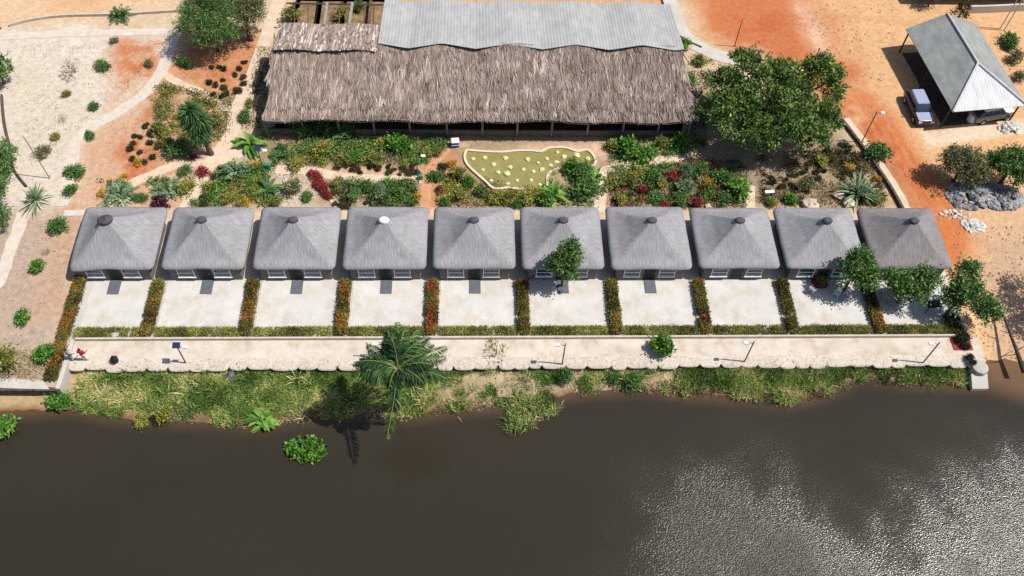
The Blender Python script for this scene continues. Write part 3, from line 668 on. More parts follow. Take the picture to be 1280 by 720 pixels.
# scalloped river wall
root = empty('retaining_wall', (0, YW, 0), 0, 'scalloped pale river wall below the promenade', 'wall')
mb = MB(); mb.box(-2.05, -.1, -1.3, XR-.2, .24, -.1); mb.build('footing', M_wallbase, root)
mb = MB(); x = -2.05; rr = random.Random(3); cols = []; gpl = .2
while x < XR-.3:
    wd = rr.uniform(.95, 2.1); 
    if x+wd > XR-.9: wd = XR-.2-x
    gpr = rr.uniform(.12, .4); Lm = rr.uniform(1.0, 1.24); dz = rr.uniform(-.03, .02)
    for a in range(18):
        u = (a+.0)/18; e = 2*u-1; gp = gpl if e < 0 else gpr
        cols.append((x+wd*u, Lm*(1-.05*e*e-gp*abs(e)**9) if a else 1.25*(1-.05-gpl), dz*(1-e*e)-.05*abs(e)**14))
    gpl = gpr; x += wd
cols.append((XR-.2, 1.0, 0)); nv = 7; vs = []; fs = []
for cx_, L_c, dz in cols:
    for b in range(nv+1):
        v = b/nv; q = v*L_c; vs.append((cx_, .27-q*.86, .066-.34*max(0, q-.25)**1.3+dz*v*v+rr.uniform(-.01, .01)*(b > 0)))
    for b in range(nv+1): vs.append((vs[-nv-1][0], vs[-nv-1][1]+.02, vs[-nv-1][2]-.12))
m_ = 2*(nv+1)
for a in range(len(cols)-1):
    k = a*m_
    for b in range(nv): fs.append([k+b, k+b+1, k+m_+b+1, k+m_+b])
    fs.append([k+nv, k+m_-1, k+2*m_-1, k+m_+nv])
mb.idx(vs, fs)
mb.build('scalloped_apron', M_lobe, root, True)
# end pier
p = G(1226, 458, .1); root = empty('pier', (p.x, p.y, 0), 0, 'round concrete pier with a white slab at the right end of the river wall', 'pier')
mb = MB(); nn = 28; vs = []; fs = []
prof = [(.66, -1.8), (.66, .02), (.62, .08), (.0, .1)]
for r_, z in prof: vs += [(r_*math.cos(2*PI*k/nn), r_*math.sin(2*PI*k/nn), z) for k in range(nn)]
for j in range(3):
    for k in range(nn): fs.append([j*nn+k, j*nn+(k+1) % nn, (j+1)*nn+(k+1) % nn, (j+1)*nn+k])
mb.idx(vs, fs); mb.build('drum', mat('grey_drum', S(186, 178, 172, K), S(206, 198, 192, K), 3, .9), root, False)
mb = MB(); mb.idx([(-.75, -.45, -.3), (.6, -.45, -.3), (.6, -1.55, -.85), (-.75, -1.55, -.85), (-.75, -.45, -2), (.6, -.45, -2), (.6, -1.6, -2), (-.75, -1.6, -2)], [(3, 2, 1, 0)[::-1], (0, 3, 7, 4), (1, 5, 6, 2), (2, 6, 7, 3), (0, 4, 5, 1)])
mb.build('slab', M_conc, root)

# ------------------------------------------------------------------ hedges
def hedge_arrays(seed, lx, ly, h, n, L, Wd, dens=None):
    r = np.random.default_rng(seed); P = (r.random((n, 3))-.5)*np.array([lx, ly, 0]); 
    bump = .78+.44*fbm(P[:, 0]*1.6+50, P[:, 1]*1.6+50, seed)
    edge = np.minimum(1, np.minimum((lx/2-np.abs(P[:, 0]))/.16, (ly/2-np.abs(P[:, 1]))/.16)*.5+.55)
    P[:, 2] = h*bump*edge*(r.random(n)**.35)
    if lx < 1.2: P[:, 0] *= .72+.5*fbm(P[:, 1]*1.4+20, P[:, 1]*0+P[:, 0], seed+7)
    P[:, :2] += r.normal(0, .06, (n, 2)); keep = fbm(P[:, 0]*2.1+70, P[:, 1]*2.1+70, seed+9) > .30; P = P[keep]; bump = bump[keep]; n = len(P)
    D = r.normal(size=(n, 3))*.7; D[:, 2] += .6
    V, Fq = leaf_quads(P, D, L*(.6+.8*r.random(n)), Wd*(.6+.8*r.random(n)))
    tone = np.clip(.5+(fbm(P[:, 0]*.9+9, P[:, 1]*.9+9, seed+3)-.5)*1.6+r.normal(0, .16, n), .01, .99)
    return V, Fq, np.stack([tone, tone], 1), P, bump
def flower_arrays(seed, lx, ly, h, n, thr):
    r = np.random.default_rng(seed); P = (r.random((n, 3))-.5)*np.array([lx*.9, ly*.97, 0])
    keep = fbm(P[:, 0]*1.6+3, P[:, 1]*1.6+3, seed+5)+r.normal(0, .05, n) > thr; P = P[keep]; k = len(P)
    P[:, 2] = h*(.8+.3*r.random(k)); D = r.normal(size=(k, 3))*.5; D[:, 2] += .6
    V, Fq = leaf_quads(P, D, .13, .11); T = r.random((k, 2)); return V, Fq, T
ords = ['first', 'second', 'third', 'fourth', 'fifth', 'sixth', 'seventh', 'eighth', 'ninth', 'tenth']
hl = -8.95+3.35
def fl_hedge(i, x, y0, y1, thr, nfl, orange, label):
    ly = y1-y0
    root = empty('flowering_hedge', (x, (y0+y1)/2, .03), 0, label, 'hedge', 'flowering hedges between the terraces')
    key = ('hedge', i % 3, round(ly, 1))
    if key not in PROTO:
        V, Fq, U, P, b = hedge_arrays(40+i, .95, ly, .62, int(1000*ly), .17, .09); o = np_obj('foliage', V, Fq, U, L_hedge, root); PROTO[key] = o.data
    else:
        link(bpy.data.objects.new('foliage', PROTO[key]), root)
    V, Fq, U = flower_arrays(60+i, .95, ly, .62, nfl, thr); np_obj('blossom', V, Fq, U, L_flowero if orange else L_flower, root)
specs = [(.52, 600, 1), (.5, 650, 1), (.5, 700, 1), (.48, 850, 1), (.45, 1200, 0), (.54, 500, 0), (.58, 400, 0), (.56, 500, 0), (.6, 300, 0), (.57, 400, 0)]
for i in range(10):
    if i == 0: continue
    fl_hedge(i, hx[i], -8.95, -3.55, *specs[i], 'flowering hedge between the %s and %s terraces from the left' % (ords[i-1], ords[i]))
    mb = MB()
    for sx in (-1, 1): mb.bbox(sx*.56-.05, -2.72, -.1, sx*.56+.05, 2.72, .16, .015)
    for e in (-1, 1): mb.bbox(-.505, e*2.66-.05, -.1, .505, e*2.66+.05, .158, .015)
    tag(mb.build('planter_kerb', M_kerb, loc=None), 'thin kerb around the hedge between the %s and %s terraces' % (ords[i-1], ords[i]), 'kerb', 'planter kerbs').location = (hx[i], -6.25, 0)
# left boundary hedge: runs past the promenade
fl_hedge(0, -2.95, -12.9, -3.1, .49, 1500, 1, 'long flowering boundary hedge on the far left, from first chalet down to the landing')
strip_protos = []
for i in range(10):
    x0, x1 = hx[i]+.68, hx[i+1]-.68
    if i == 0: x0 = -2.2
    if i == 9: x1 = hx[10]-.2
    root = bpy.data.objects.new('low_hedge', None)
    V, Fq, U, P, b = hedge_arrays(80+i, x1-x0, .88, .34, int(900*(x1-x0)), .17, .06)
    o = np_obj('low_hedge', V, Fq, U, L_strip); o.location = ((x0+x1)/2, -8.58, .05)
    tag(o, 'low olive hedge along the front of the %s terrace from the left' % ords[i], 'hedge', 'low hedges in front of the terraces')
# clipped ball shrubs at the right end
for k, (px, py, s) in enumerate([(1192, 399, 1.25), (1199, 412, .7), (1205, 421, 1.15), (1207, 433, .7), (1213, 446, .7), (1216, 453, .55)]):
    p = G(px, py, s*.4); o = bpy.data.objects.new('ball_shrub', bush_mesh(('ball', k % 2), leaf_mat('ball_leaf', [S(24, 24, 16), S(40, 40, 24), S(62, 62, 36), S(84, 76, 48)], .1) if ('ball', k % 2) not in PROTO else None, 1300+k, 60, 26, .13, .07)); COL.objects.link(o)
    o.location = (p.x, p.y, 0); o.scale = (s, s, s)
    tag(o, 'dark clipped ball shrub, %s of the row at the right end of the terraces' % ['largest, topmost', 'second', 'third', 'fourth', 'fifth', 'lowest'][k], 'shrub', 'ball shrubs at the right end')
# little red planting bed at promenade end
p = G(1203, 432); mb = MB(); mb.bbox(p.x-.9, p.y-.5, -.1, p.x+.75, p.y+.75, .12, .02); tag(mb.build('planting_bed', M_redbrick, loc=(p.x, p.y, 0)), 'small red edged planting bed at the right end of the promenade', 'bed')

# ------------------------------------------------------------------ chalets
def rsq(hx_, hy_, rc, n=12):
    """rounded rectangle outline, ccw, with points along the straight sides"""
    pts = []
    for cx, cy, a0 in ((1, 1, 0), (-1, 1, PI/2), (-1, -1, PI), (1, -1, 1.5*PI)):
        for k in range(7):
            a = a0+PI/2*k/6; pts.append((cx*(hx_-rc)+rc*math.cos(a), cy*(hy_-rc)+rc*math.sin(a)))
        nx = {(1, 1): (-1, 1), (-1, 1): (-1, -1), (-1, -1): (1, -1), (1, -1): (1, 1)}[(cx, cy)]
        e = pts[-1]; s = (nx[0]*(hx_-rc)+rc*math.cos(a0+PI/2), nx[1]*(hy_-rc)+rc*math.sin(a0+PI/2))
        for k in range(1, n): pts.append((e[0]+(s[0]-e[0])*k/n, e[1]+(s[1]-e[1])*k/n))
    return pts
def roof_mesh(name, seed, m, ax=0.0, lop=0.0):
    r = random.Random(seed); HX, HY, Z0, Z1, NR = 3.5+r.uniform(-.07, .05), 3.32+r.uniform(-.05, .05), 1.9+r.uniform(-.03, .03), 4.45+r.uniform(-.1, .08), 14
    sg = [r.uniform(-.06, .06) for _ in range(6)]
    vs = []; uv = []; fs = []; n = len(rsq(1, 1, .2))
    rings = []
    for k in range(NR+1):
        s = 1-k/NR*.97; rc = (.46*s**1.3+.03)
        o = rsq(HX*s, HY*s, min(rc, HX*s*.9)); t = 1-s
        z = Z0+(Z1-Z0)*(t+.10*math.sin(PI*t)*(-1)+.02*math.sin(PI*min(t*6, 1)))
        rings.append([(x+ax*t, y-.18+.02, z) for x, y in o])
    bot = [(x, y, z-.15) for x, y, z in rings[0]]
    inn = [(x*.88, y*.88, z-.08) for x, y, z in rings[0]]
    allr = [inn, bot]+rings
    for j, rg in enumerate(allr):
        for k, (x, y, z) in enumerate(rg):
            jz = r.uniform(-.025, .025)
            if 1 <= j <= 3 and y < 0 and abs(x) < .75: z += .09*(1-abs(x)/.75)
            if j == 1: z += r.uniform(-.03, .03); x *= 1+r.uniform(-.006, .006); y *= 1+r.uniform(-.006, .006)
            if lop and j <= 6: z -= lop*max(0, -x-y-4.4)*(1-j/8)
            if 1 <= j <= 9: z += sg[0]*math.sin(x*1.3+sg[1]*40)+sg[2]*math.sin(y*1.4+sg[3]*40)*.8
            vs.append((x, y, z+jz)); uv.append((k/n*8, j*.5))
    for j in range(len(allr)-1):
        for k in range(n):
            a, b = j*n+k, j*n+(k+1) % n; fs.append([a, b, b+n, a+n])
    fs.append([(len(allr)-1)*n+k for k in range(n)])
    mb = MB(); 
    i0 = 0; mb.v = vs
    for f in fs:
        mb.f.append(f); mb.mi.append(0)
        c = sum((Vector(vs[q]) for q in f), Vector())/len(f); side = abs(c.x-ax*(c.z-Z0)/2.5)/HX > abs(c.y+.16)/HY
        us = [((vs[q][1]+20 if side else vs[q][0]), uv[q][1]) for q in f]
        mb.uv += us
    return mb
def window_part(parent, cx):
    y = -3.28
    mb = MB(); W2, z0, z1 = .7, .6, 1.66
    mb.box(cx-W2, y-.07, z0, cx-W2+.07, y+.0, z1); mb.box(cx+W2-.07, y-.07, z0, cx+W2, y, z1)
    for z in (z0, (z0+z1)/2-.03, z1-.07): mb.box(cx-W2+.07, y-.068, z, cx+W2-.07, y, z+.07)
    mb.box(cx-W2-.06, y-.16, z0-.07, cx+W2+.06, y-.002, z0-.005)
    wf = mb.build('window', M_white, parent)
    mb = MB(); mb.box(cx-W2+.07, y-.03, z0+.07, cx+W2-.07, y-.012, z1-.07); mb.build('pane', M_glass, wf)
def chalet(i):
    lab = ['leftmost grey thatched chalet with a lopsided dark roof cap', 'second grey thatched chalet from the left with a dark round cap', 'third grey thatched chalet from the left with a dark round cap', 'grey thatched chalet with a white roof cap, fourth from the left', 'grey thatched chalet behind the reddest hedge and the pond, fifth from the left', 'grey thatched chalet with a small tree growing in front of its roof', 'grey thatched chalet just right of the one with the tree, seventh from the left', 'grey thatched chalet without a doorstep slab, eighth from the left', 'grey thatched chalet with furniture on its shaded terrace, second from the right', 'rightmost brownish thatched chalet half hidden by two trees'][i]
    root = empty('thatched_chalet', (SP*i, 0, 0), 0, lab, 'chalet', 'thatched chalets in the row')
    mb = roof_mesh('roof', 30+i, M_thatch, ax=-.35 if i == 0 else 0, lop=.16 if i == 0 else 0)
    rf = mb.build('roof', M_thatch2 if i == 9 else M_thatch, root, True)
    cx = -.35 if i == 0 else 0; sc = 1.5 if i == 0 else 1
    mb = MB(); nn = 16; vs = []; fs = []
    for j, (r_, z) in enumerate([(.39*sc, 4.14), (.40*sc, 4.31), (.28*sc, 4.43), (.06, 4.49)]):
        vs += [(cx+r_*math.cos(2*PI*k/nn)*(1.1 if j < 3 else 1), -.16+r_*.85*math.sin(2*PI*k/nn), z+(.08*math.cos(2*PI*k/nn) if i == 0 else 0)) for k in range(nn)]
    for j in range(3):
        for k in range(nn): fs.append([j*nn+k, j*nn+(k+1) % nn, (j+1)*nn+(k+1) % nn, (j+1)*nn+k])
    fs.append([3*nn+k for k in range(nn)]); mb.idx(vs, fs)
    mb.build('roof_cap', M_capw if i == 3 else M_cap, rf, True)
    mb = MB(); mb.bbox(-2.95, -3.28, 0.0, 2.95, 2.6, 1.84, .04); mb.build('wall', M_plaster, root)
    mb = MB(); mb.box(-.5, -3.32, .06, .5, -3.282, 1.86); d = mb.build('door', M_dark, root)
    mb = MB(); mb.tube([(.38, -3.35, .98), (.38, -3.35, 1.12)], .02, 6); mb.build('handle', M_steel, d)
    window_part(root, -1.55); window_part(root, 1.45)
    if i not in (7, 8, 9):
        mb = MB(); mb.bbox(-.48, -4.75, .03, .5, -3.325, .11, .02)
        ds = mb.build('doorstep', M_step, root); ds.location = (-.12 if i == 0 else .05, 0, 0)
for i in range(10): chalet(i)

# ------------------------------------------------------------------ the big thatched hall
HX0, HX1 = 10.7, 50.4
def hall():
    root = empty('open_hall', (0, 0, 0), 0, 'long open sided hall with a brown palm thatch front roof', 'hall')
    ye, ze = G(600, 151.5, 2.75).y, 2.75; yr, zr = G(600, 56, 4.9).y, 4.9
    r = np.random.default_rng(5)
    # thatch: slab plus ragged courses of fronds
    mb = MB(); nxx, nyy = 60, 12; vs = []; fs = []
    def pt(x, t): # slope point with gentle sag
        return np.array([x, ye+(yr-ye)*t, ze+(zr-ze)*t-.25*math.sin(PI*t)*1.0+.12*math.sin(x*.9+t*3)+.1*math.sin(x*.37+1)])
    def xr(u, t): return (HX0+(10.95-10.7)*t)*(1-u)+(HX1-.3*t)*u
    for b in range(nyy+1):
        for a in range(nxx+1): vs.append(pt(xr(a/nxx, b/nyy), b/nyy))
    n0 = len(vs); vs += [v-np.array([0, 0, .22]) for v in vs]
    for b in range(nyy):
        for a in range(nxx):
            k = b*(nxx+1)+a; fs.append([k, k+1, k+nxx+2, k+nxx+1]); fs.append([k+n0, k+nxx+1+n0, k+nxx+2+n0, k+1+n0])
    V = [np.array(v) for v in vs]; Q = list(fs); U = [(.3, 0)]*len(fs)
    for row in range(8):
        t0 = row/8.0
        for _ in range(330):
            u = r.random(); tb = t0+r.normal(0, .025)+.02; tone0 = float(np.clip(r.beta(2.0, 2.3)+.22*(fbm(np.array([u*26.0]), np.array([row*3.1]), 5)[0]-.5)*2, .02, .88)); lean = r.normal(0, .28); Lb = r.uniform(1.8, 3.2)
            if row == 0: tb = r.uniform(0, .04); Lb = r.uniform(1.3, 2.0)
            if r.random() < .03: tone0 = .9
            for _k in range(9):
                t = tb+r.normal(0, .012); Ln = Lb*r.uniform(.7, 1.05); wd = r.uniform(.018, .055)
                dt = Ln/9.5; x = xr(u, min(max(t, 0), 1))+r.normal(0, .1); top = min(t+dt*.9, 1.0); dx = lean+r.normal(0, .16)
                a = pt(x, top); b = pt(x+dx, max(t, 0))
                a[2] += .03+r.uniform(0, .05); b[2] += .08+r.uniform(0, .13)
                if row == 0: b[1] -= r.uniform(-.08, .25); b[2] -= r.uniform(.0, .18)
                m = (a+b)/2; m[2] += .03; sv = np.array([wd, 0, r.normal(0, .025)]); k = len(V)
                V += [a-sv*.5, a+sv*.5, m+sv, m-sv, b+sv*.35, b-sv*.35]; tone = float(np.clip(tone0*.8+.1+r.normal(0, .08), .01, .98))
                Q += [[k, k+1, k+2, k+3], [k+3, k+2, k+4, k+5]]; U += [(tone, 0)]*2
    np_obj('thatch_roof', np.array(V), np.array(Q), np.array(U), L_hall, root)
    # battens across the thatch
    # metal sheet roof behind
    def metal(x0, x1, name):
        mb = MB(); xsn = np.linspace(x0, x1, 61); zlist = []
        yb, zb = G(660, 4, 3.6).y, 3.6
        fr = []; bk = []
        for x in xsn:
            ph = ((x-17.3)/6.42) % 1.0; tri = 1-abs(2*ph-1)
            yf = yr-.75+.62*tri; fr.append((x, yf, zr+.16+.12*tri)); bk.append((x-.12*(x-35)/15, yb+.12*tri, zb+.25*tri))
        for k in range(60):
            a, b, c, d = fr[k], fr[k+1], bk[k+1], bk[k]; kx = 1.0
            mb.face([a, b, c, d], [(a[0]*kx, 0), (b[0]*kx, 0), (c[0]*kx, 6), (d[0]*kx, 6)])
            mb.face([(d[0], d[1], d[2]-.05), (c[0], c[1], c[2]-.05), (b[0], b[1], b[2]-.05), (a[0], a[1], a[2]-.05)])
            mb.face([(a[0], a[1], a[2]-.05), (b[0], b[1], b[2]-.05), b, a])
            mb.face([(c[0], c[1], c[2]-.05), (d[0], d[1], d[2]-.05), d, c])
        for e, s in ((0, 1), (60, -1)):
            a, d = fr[e], bk[e]; q = [a, d, (d[0], d[1], d[2]-.05), (a[0], a[1], a[2]-.05)]; mb.face(q if s > 0 else q[::-1])
        return mb.build(name, M_metal, root)
    mxl = G(476, 30, 4.4).x
    metal(mxl, HX1-.15, 'metal_roof')
    # back thatch at left
    V = []; Q = []; U = []
    yb0, yb1 = G(400, 64, 4.9).y, G(400, 31, 4.5).y
    def pb(x, t): return np.array([x, yb0+(yb1-yb0)*t, 5.02-.5*t+.10*math.sin(x*1.1)])
    for a in range(24):
        x0 = 11.0+(mxl-11.0)*a/24; x1 = 11.0+(mxl-11.0)*(a+1)/24
        for b in range(4):
            k = len(V); V += [pb(x0, b/4), pb(x1, b/4), pb(x1, b/4+.25), pb(x0, b/4+.25)]; Q.append([k, k+1, k+2, k+3]); U.append((.35, 0))
    for _ in range(1100):
        x = r.uniform(11.0, mxl); t = r.uniform(-.05, .75); Ln = r.uniform(.25, .6); dx = r.normal(0, .2)+.25*Ln; wd = r.uniform(.04, .11); k = len(V)
        a = pb(x+dx, min(t+Ln, 1.02)); b = pb(x, t); a[2] += r.uniform(.02, .08); b[2] += r.uniform(.03, .12); s = np.array([wd, 0, 0]); tone = np.clip(r.beta(2, 2.4), .01, .9)
        if r.random() < .06: tone = .97
        V += [b-s, b+s, a+s*.6, a-s*.6]; Q.append([k, k+1, k+2, k+3]); U.append((tone, 0))
    np_obj('back_thatch', np.array(V), np.array(Q), np.array(U), L_hall, root)
    # frame
    for q, px in enumerate([335, 381, 425.6, 469, 513, 559, 603, 646, 689, 733.6, 777, 820.6, 859]):
        p = G(px, 171, 0); mb = MB(); top = (p.x, p.y+.05, 2.8)
        mb.tube([(p.x, p.y, 0), (p.x+.02*math.sin(q*2), p.y, 1.3), top], [.13, .11, .1], 8); mb.build('post', M_timber, root, True)
    pl, pr = G(338, 171, 0), G(858, 168, 0)
    mb = MB(); mb.tube([(pl.x-.3, pl.y+.1, 2.62), (pr.x+.3, pr.y+.1, 2.62)], .1, 8); mb.build('beam', M_timberd, root)
    mb = MB(); mb.box(pl.x+.2, pl.y+.2, 0, pr.x-.2, pl.y+.36, .75); mb.build('front_wall', mat('mud_wall', S(120, 104, 92, K), S(150, 134, 120, K), 2, .95), root)
    mb = MB(); yw = G(420, 3, 3.1).y; mb.box(mxl+.4, yw, 0, 50.0, yw+.16, 3.1); mb.box(11.2, yw+4.0, 0, mxl+.3, yw+4.16, .7); mb.box(11.2, pl.y+.5, 0, 11.36, yw+3.9, 1.0); mb.box(49.8, pl.y+.5, 0, 49.96, yw-.01, 2.4)
    for xx in (13.6, 16.2, 18.9): mb.box(xx, yw-3.5, .06, xx+.14, yw+3.9, .9); mb.build('back_wall', mat('mud_back_wall', S(104, 80, 64, K), S(150, 122, 100, K), 2, .95), root)
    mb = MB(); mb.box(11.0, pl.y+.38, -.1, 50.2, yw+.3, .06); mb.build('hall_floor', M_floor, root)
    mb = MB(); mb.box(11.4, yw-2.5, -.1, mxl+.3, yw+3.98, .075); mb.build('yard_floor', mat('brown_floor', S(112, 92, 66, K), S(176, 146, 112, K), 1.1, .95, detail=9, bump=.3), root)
    # open rafters at the unroofed back left corner
    for px in (407, 438.5):
        a, b = G(px-2.5, 32, 4.6), G(px+1.5, 4, 3.9); mb = MB(); mb.tube([tuple(a), tuple(b)], .17, 6); mb.build('rafter', M_timber, root)
    mb = MB(); a, b = G(358, 4, 3.3), G(478, 6, 3.3); mb.tube([tuple(a), tuple(b)], .09, 6); mb.build('rear_beam', M_timberd, root)
    for k, px in enumerate((368, 385, 424, 455, 467)):
        a, b = G(px, 30, 2.6), G(px, 6, 2.6); mb = MB(); mb.tube([tuple(a), tuple(b)], .06, 6); mb.build('joist', M_wood, root)
hall()
# weeds growing inside the unroofed corner
for k, (px, py, s, kd, lb) in enumerate([(364, 20, 1.6, 'olive', 'olive weeds at the left side of the unroofed corner of the hall'), (428, 15, 1.6, 'olive', 'tall olive weeds between the two rafters of the unroofed corner'), (448, 8, 1.3, 'green', 'green weeds behind the right rafter of the unroofed corner')]):
    plant(px, py, kd, s, lb, z=.06)
mb = MB()
for k in range(9):
    x = 12+R_.uniform(0, 8); mb.box(x, 23.8+R_.uniform(0, 2), .06, x+.9, 24.6+R_.uniform(0, 1.2), .3+R_.uniform(0, .2))
# greenery in the left bays
for px, lb in ((372, 'dark climbing greenery in the leftmost bays under the thatch eave'), (402, 'second clump of dark greenery under the thatch eave'), (432, 'third clump of dark greenery under the thatch eave at the hall front')):
    plant(px, 160, 'green', 2.0, lb)
# blue box by the hall
p = G(569, 182); root = empty('cool_box', (p.x, p.y, 0), .1, 'blue cool box with a white lid in front of the hall', 'box')
mb = MB(); mb.bbox(-.36, -.3, 0, .36, .3, .62, .04); mb.build('body', M_blue, root)
mb = MB(); mb.bbox(-.38, -.32, .625, .38, .32, .78, .05); mb.build('lid', M_white, root)
mb = MB(); mb.tube([(-.36, -.33, .45), (-.3, -.37, .4), (.3, -.37, .4), (.36, -.33, .45)], .02, 6); mb.build('handle', M_white, root)

# ------------------------------------------------------------------ pond
zp = lambda L: [(560+x/5.818, 170+y/5.818) for x, y in L]
pond_px = zp([(140, 115), (250, 125), (400, 130), (500, 120), (600, 120), (680, 125), (740, 100), (850, 98), (940, 125), (1010, 115), (1055, 160), (1055, 215), (960, 228), (820, 232), (740, 265), (712, 310), (700, 380), (540, 387), (440, 377), (340, 382), (280, 332), (210, 272), (150, 212), (130, 160)])
P = [Vector((p.x, p.y, 0)) for p in GP(pond_px)]; cen = sum(P, Vector())/len(P)
PS = smooth_line(P+[P[0]], 4)[:-1]
root = empty('garden_pond', (cen.x, cen.y, 0), 0, 'kidney shaped garden pond of green water with a pale rim', 'pond')
mb = MB(); n = len(PS); vs = []; fs = []
for i, p in enumerate(PS):
    t = (PS[(i+1) % n]-PS[i-1]).normalized(); nn = Vector((-t.y, t.x, 0)); 
    if (p+nn*.1-cen).length < (p-cen).length and False: nn = -nn
    q = p-cen; a = q; b = q+nn*.22
    wdt = .34
    vs += [(a.x, a.y, -.2), (a.x, a.y, .2), (b.x, b.y, .2), (b.x, b.y, -.2)]
for i in range(n):
    for k in range(4): fs.append([i*4+k, ((i+1) % n)*4+k, ((i+1) % n)*4+(k+1) % 4, i*4+(k+1) % 4])
mb.idx(vs, fs); mb.build('rim', mat('pond_rim', S(226, 208, 180, K), S(244, 230, 206, K), 3, .9), root)
mb = MB(); mb.prism([((p-cen).x, (p-cen).y) for p in PS], .0, .075); mb.build('water', mat('pond_water', S(150, 142, 84, K), S(168, 160, 102, K), .8, .15, spec=.5), root)
stones = zp([(183, 165), (265, 157), (418, 158), (580, 168), (655, 192), (720, 162), (790, 190), (798, 115), (845, 148), (935, 137), (1020, 165), (745, 212), (685, 240), (622, 258), (548, 240), (452, 225), (330, 207), (254, 243), (365, 262), (427, 272), (315, 322), (435, 345), (503, 320), (605, 318), (668, 352), (855, 182), (940, 187), (1000, 190)])
def rock_mesh(seed, m=M_pondrock, name='stone'):
    r = random.Random(seed); mb = MB(); vs = []; fs = []; nr, ns = 6, 9
    for j in range(nr+1):
        th = PI*j/nr
        for k in range(ns):
            ph = 2*PI*k/ns; q = 1+r.uniform(-.22, .22) if 0 < j < nr else 1
            vs.append((q*math.sin(th)*math.cos(ph), q*math.sin(th)*math.sin(ph), q*math.cos(th)*.8))
    for j in range(nr):
        for k in range(ns): fs.append([j*ns+k, (j+1)*ns+k, (j+1)*ns+(k+1) % ns, j*ns+(k+1) % ns])
    mb.idx(vs, fs); o = mb.build(name, m); return o
sp_ = [rock_mesh(s) for s in (1, 2, 3)]
for k, (px, py) in enumerate(stones):
    o = sp_[k] if k < 3 else sp_[k % 3].copy()
    if k >= 3: COL.objects.link(o)
    o.name = 'pond_stone'; p = G(px, py, .15); s = R_.uniform(.17, .27)*(1.45 if k in (6, 9, 19) else 1); o.location = (p.x, p.y, .1); o.scale = (s, s, s*.8); o.rotation_euler = (0, 0, k*1.7)
    if k == 9: o.data = rock_mesh_w.data if False else o.data
    lb = {9: 'large pale flat stone at the top right of the green pond', 6: 'large yellow stone right of the middle of the pond', 19: 'largest stone in the left half of the green pond'}.get(k, 'small pale yellow stone poking out of the green pond water')
    tag(o, lb, 'stone', 'stones in the pond')

# ------------------------------------------------------------------ carport, car
def carport():
    ze, zr = 2.7, 4.3
    LB, LF, RF = G(1132, 36, ze), G(1191, 140, ze), G(1284, 132, ze); RB = LB+(RF-LF)
    T0 = (LB+RB)/2; T0.z = zr; T1 = G(1239, 78, zr)
    ax = (LF-LB).normalized(); mid = (LF+RF)/2; T1 = (LB+RB)/2+ax*((T1-(LB+RB)/2).dot(ax)); T1.z = zr
    root = empty('carport', (0, 0, 0), 0, 'open carport with a grey hipped metal roof', 'carport')
    def sheet(name, pts, m, along):
        mb = MB(); along = Vector(along).normalized(); o0 = pts[0]
        uv = [((p-o0).dot(along)*1.0, 0) for p in pts]; mb.face(pts, uv)
        mb.face([p-Vector((0, 0, .06)) for p in pts][::-1], uv[::-1]); n = len(pts)
        for k in range(n):
            a, b = pts[k], pts[(k+1) % n]; mb.face([a-Vector((0, 0, .06)), b-Vector((0, 0, .06)), b, a])
        return mb.build(name, m, root)
    sheet('roof_slope', [LB, LF, T1, T0], M_metal2, LF-LB); sheet('roof_slope', [RF, RB, T0, T1], M_metal2, RF-RB); sheet('hip_end', [LF+Vector((0, 0, .004)), RF+Vector((0, 0, .004)), T1+Vector((0, 0, .004))], M_metal3, RF-LF)
    up = Vector((0, 0, .05))
    for a, b in ((T0, T1), (T1, LF), (T1, RF)):
        mb = MB(); mb.tube([tuple(a+up), tuple(b+up)], .13, 6); mb.build('ridge_cap', M_metal3, root)
    for a in (0.02, .5, .97):
        for e0, e1 in ((LB, LF), (RB, RF)):
            p = e0.lerp(e1, a); q = (LB+RB+LF+RF)/4; p = p.lerp(q, .05); mb = MB(); mb.tube([(p.x, p.y, 0), (p.x, p.y, ze+.05)], .09, 8); mb.build('post', M_timberd, root)
    mb = MB(); mb.prism([LB.lerp(RF, .06), LF.lerp(RB, .06), RF.lerp(LB, .06), RB.lerp(LF, .06)], -.1, .03); mb.build('slab', M_floor, root)
    return LB, LF, RF, RB
CP = carport()

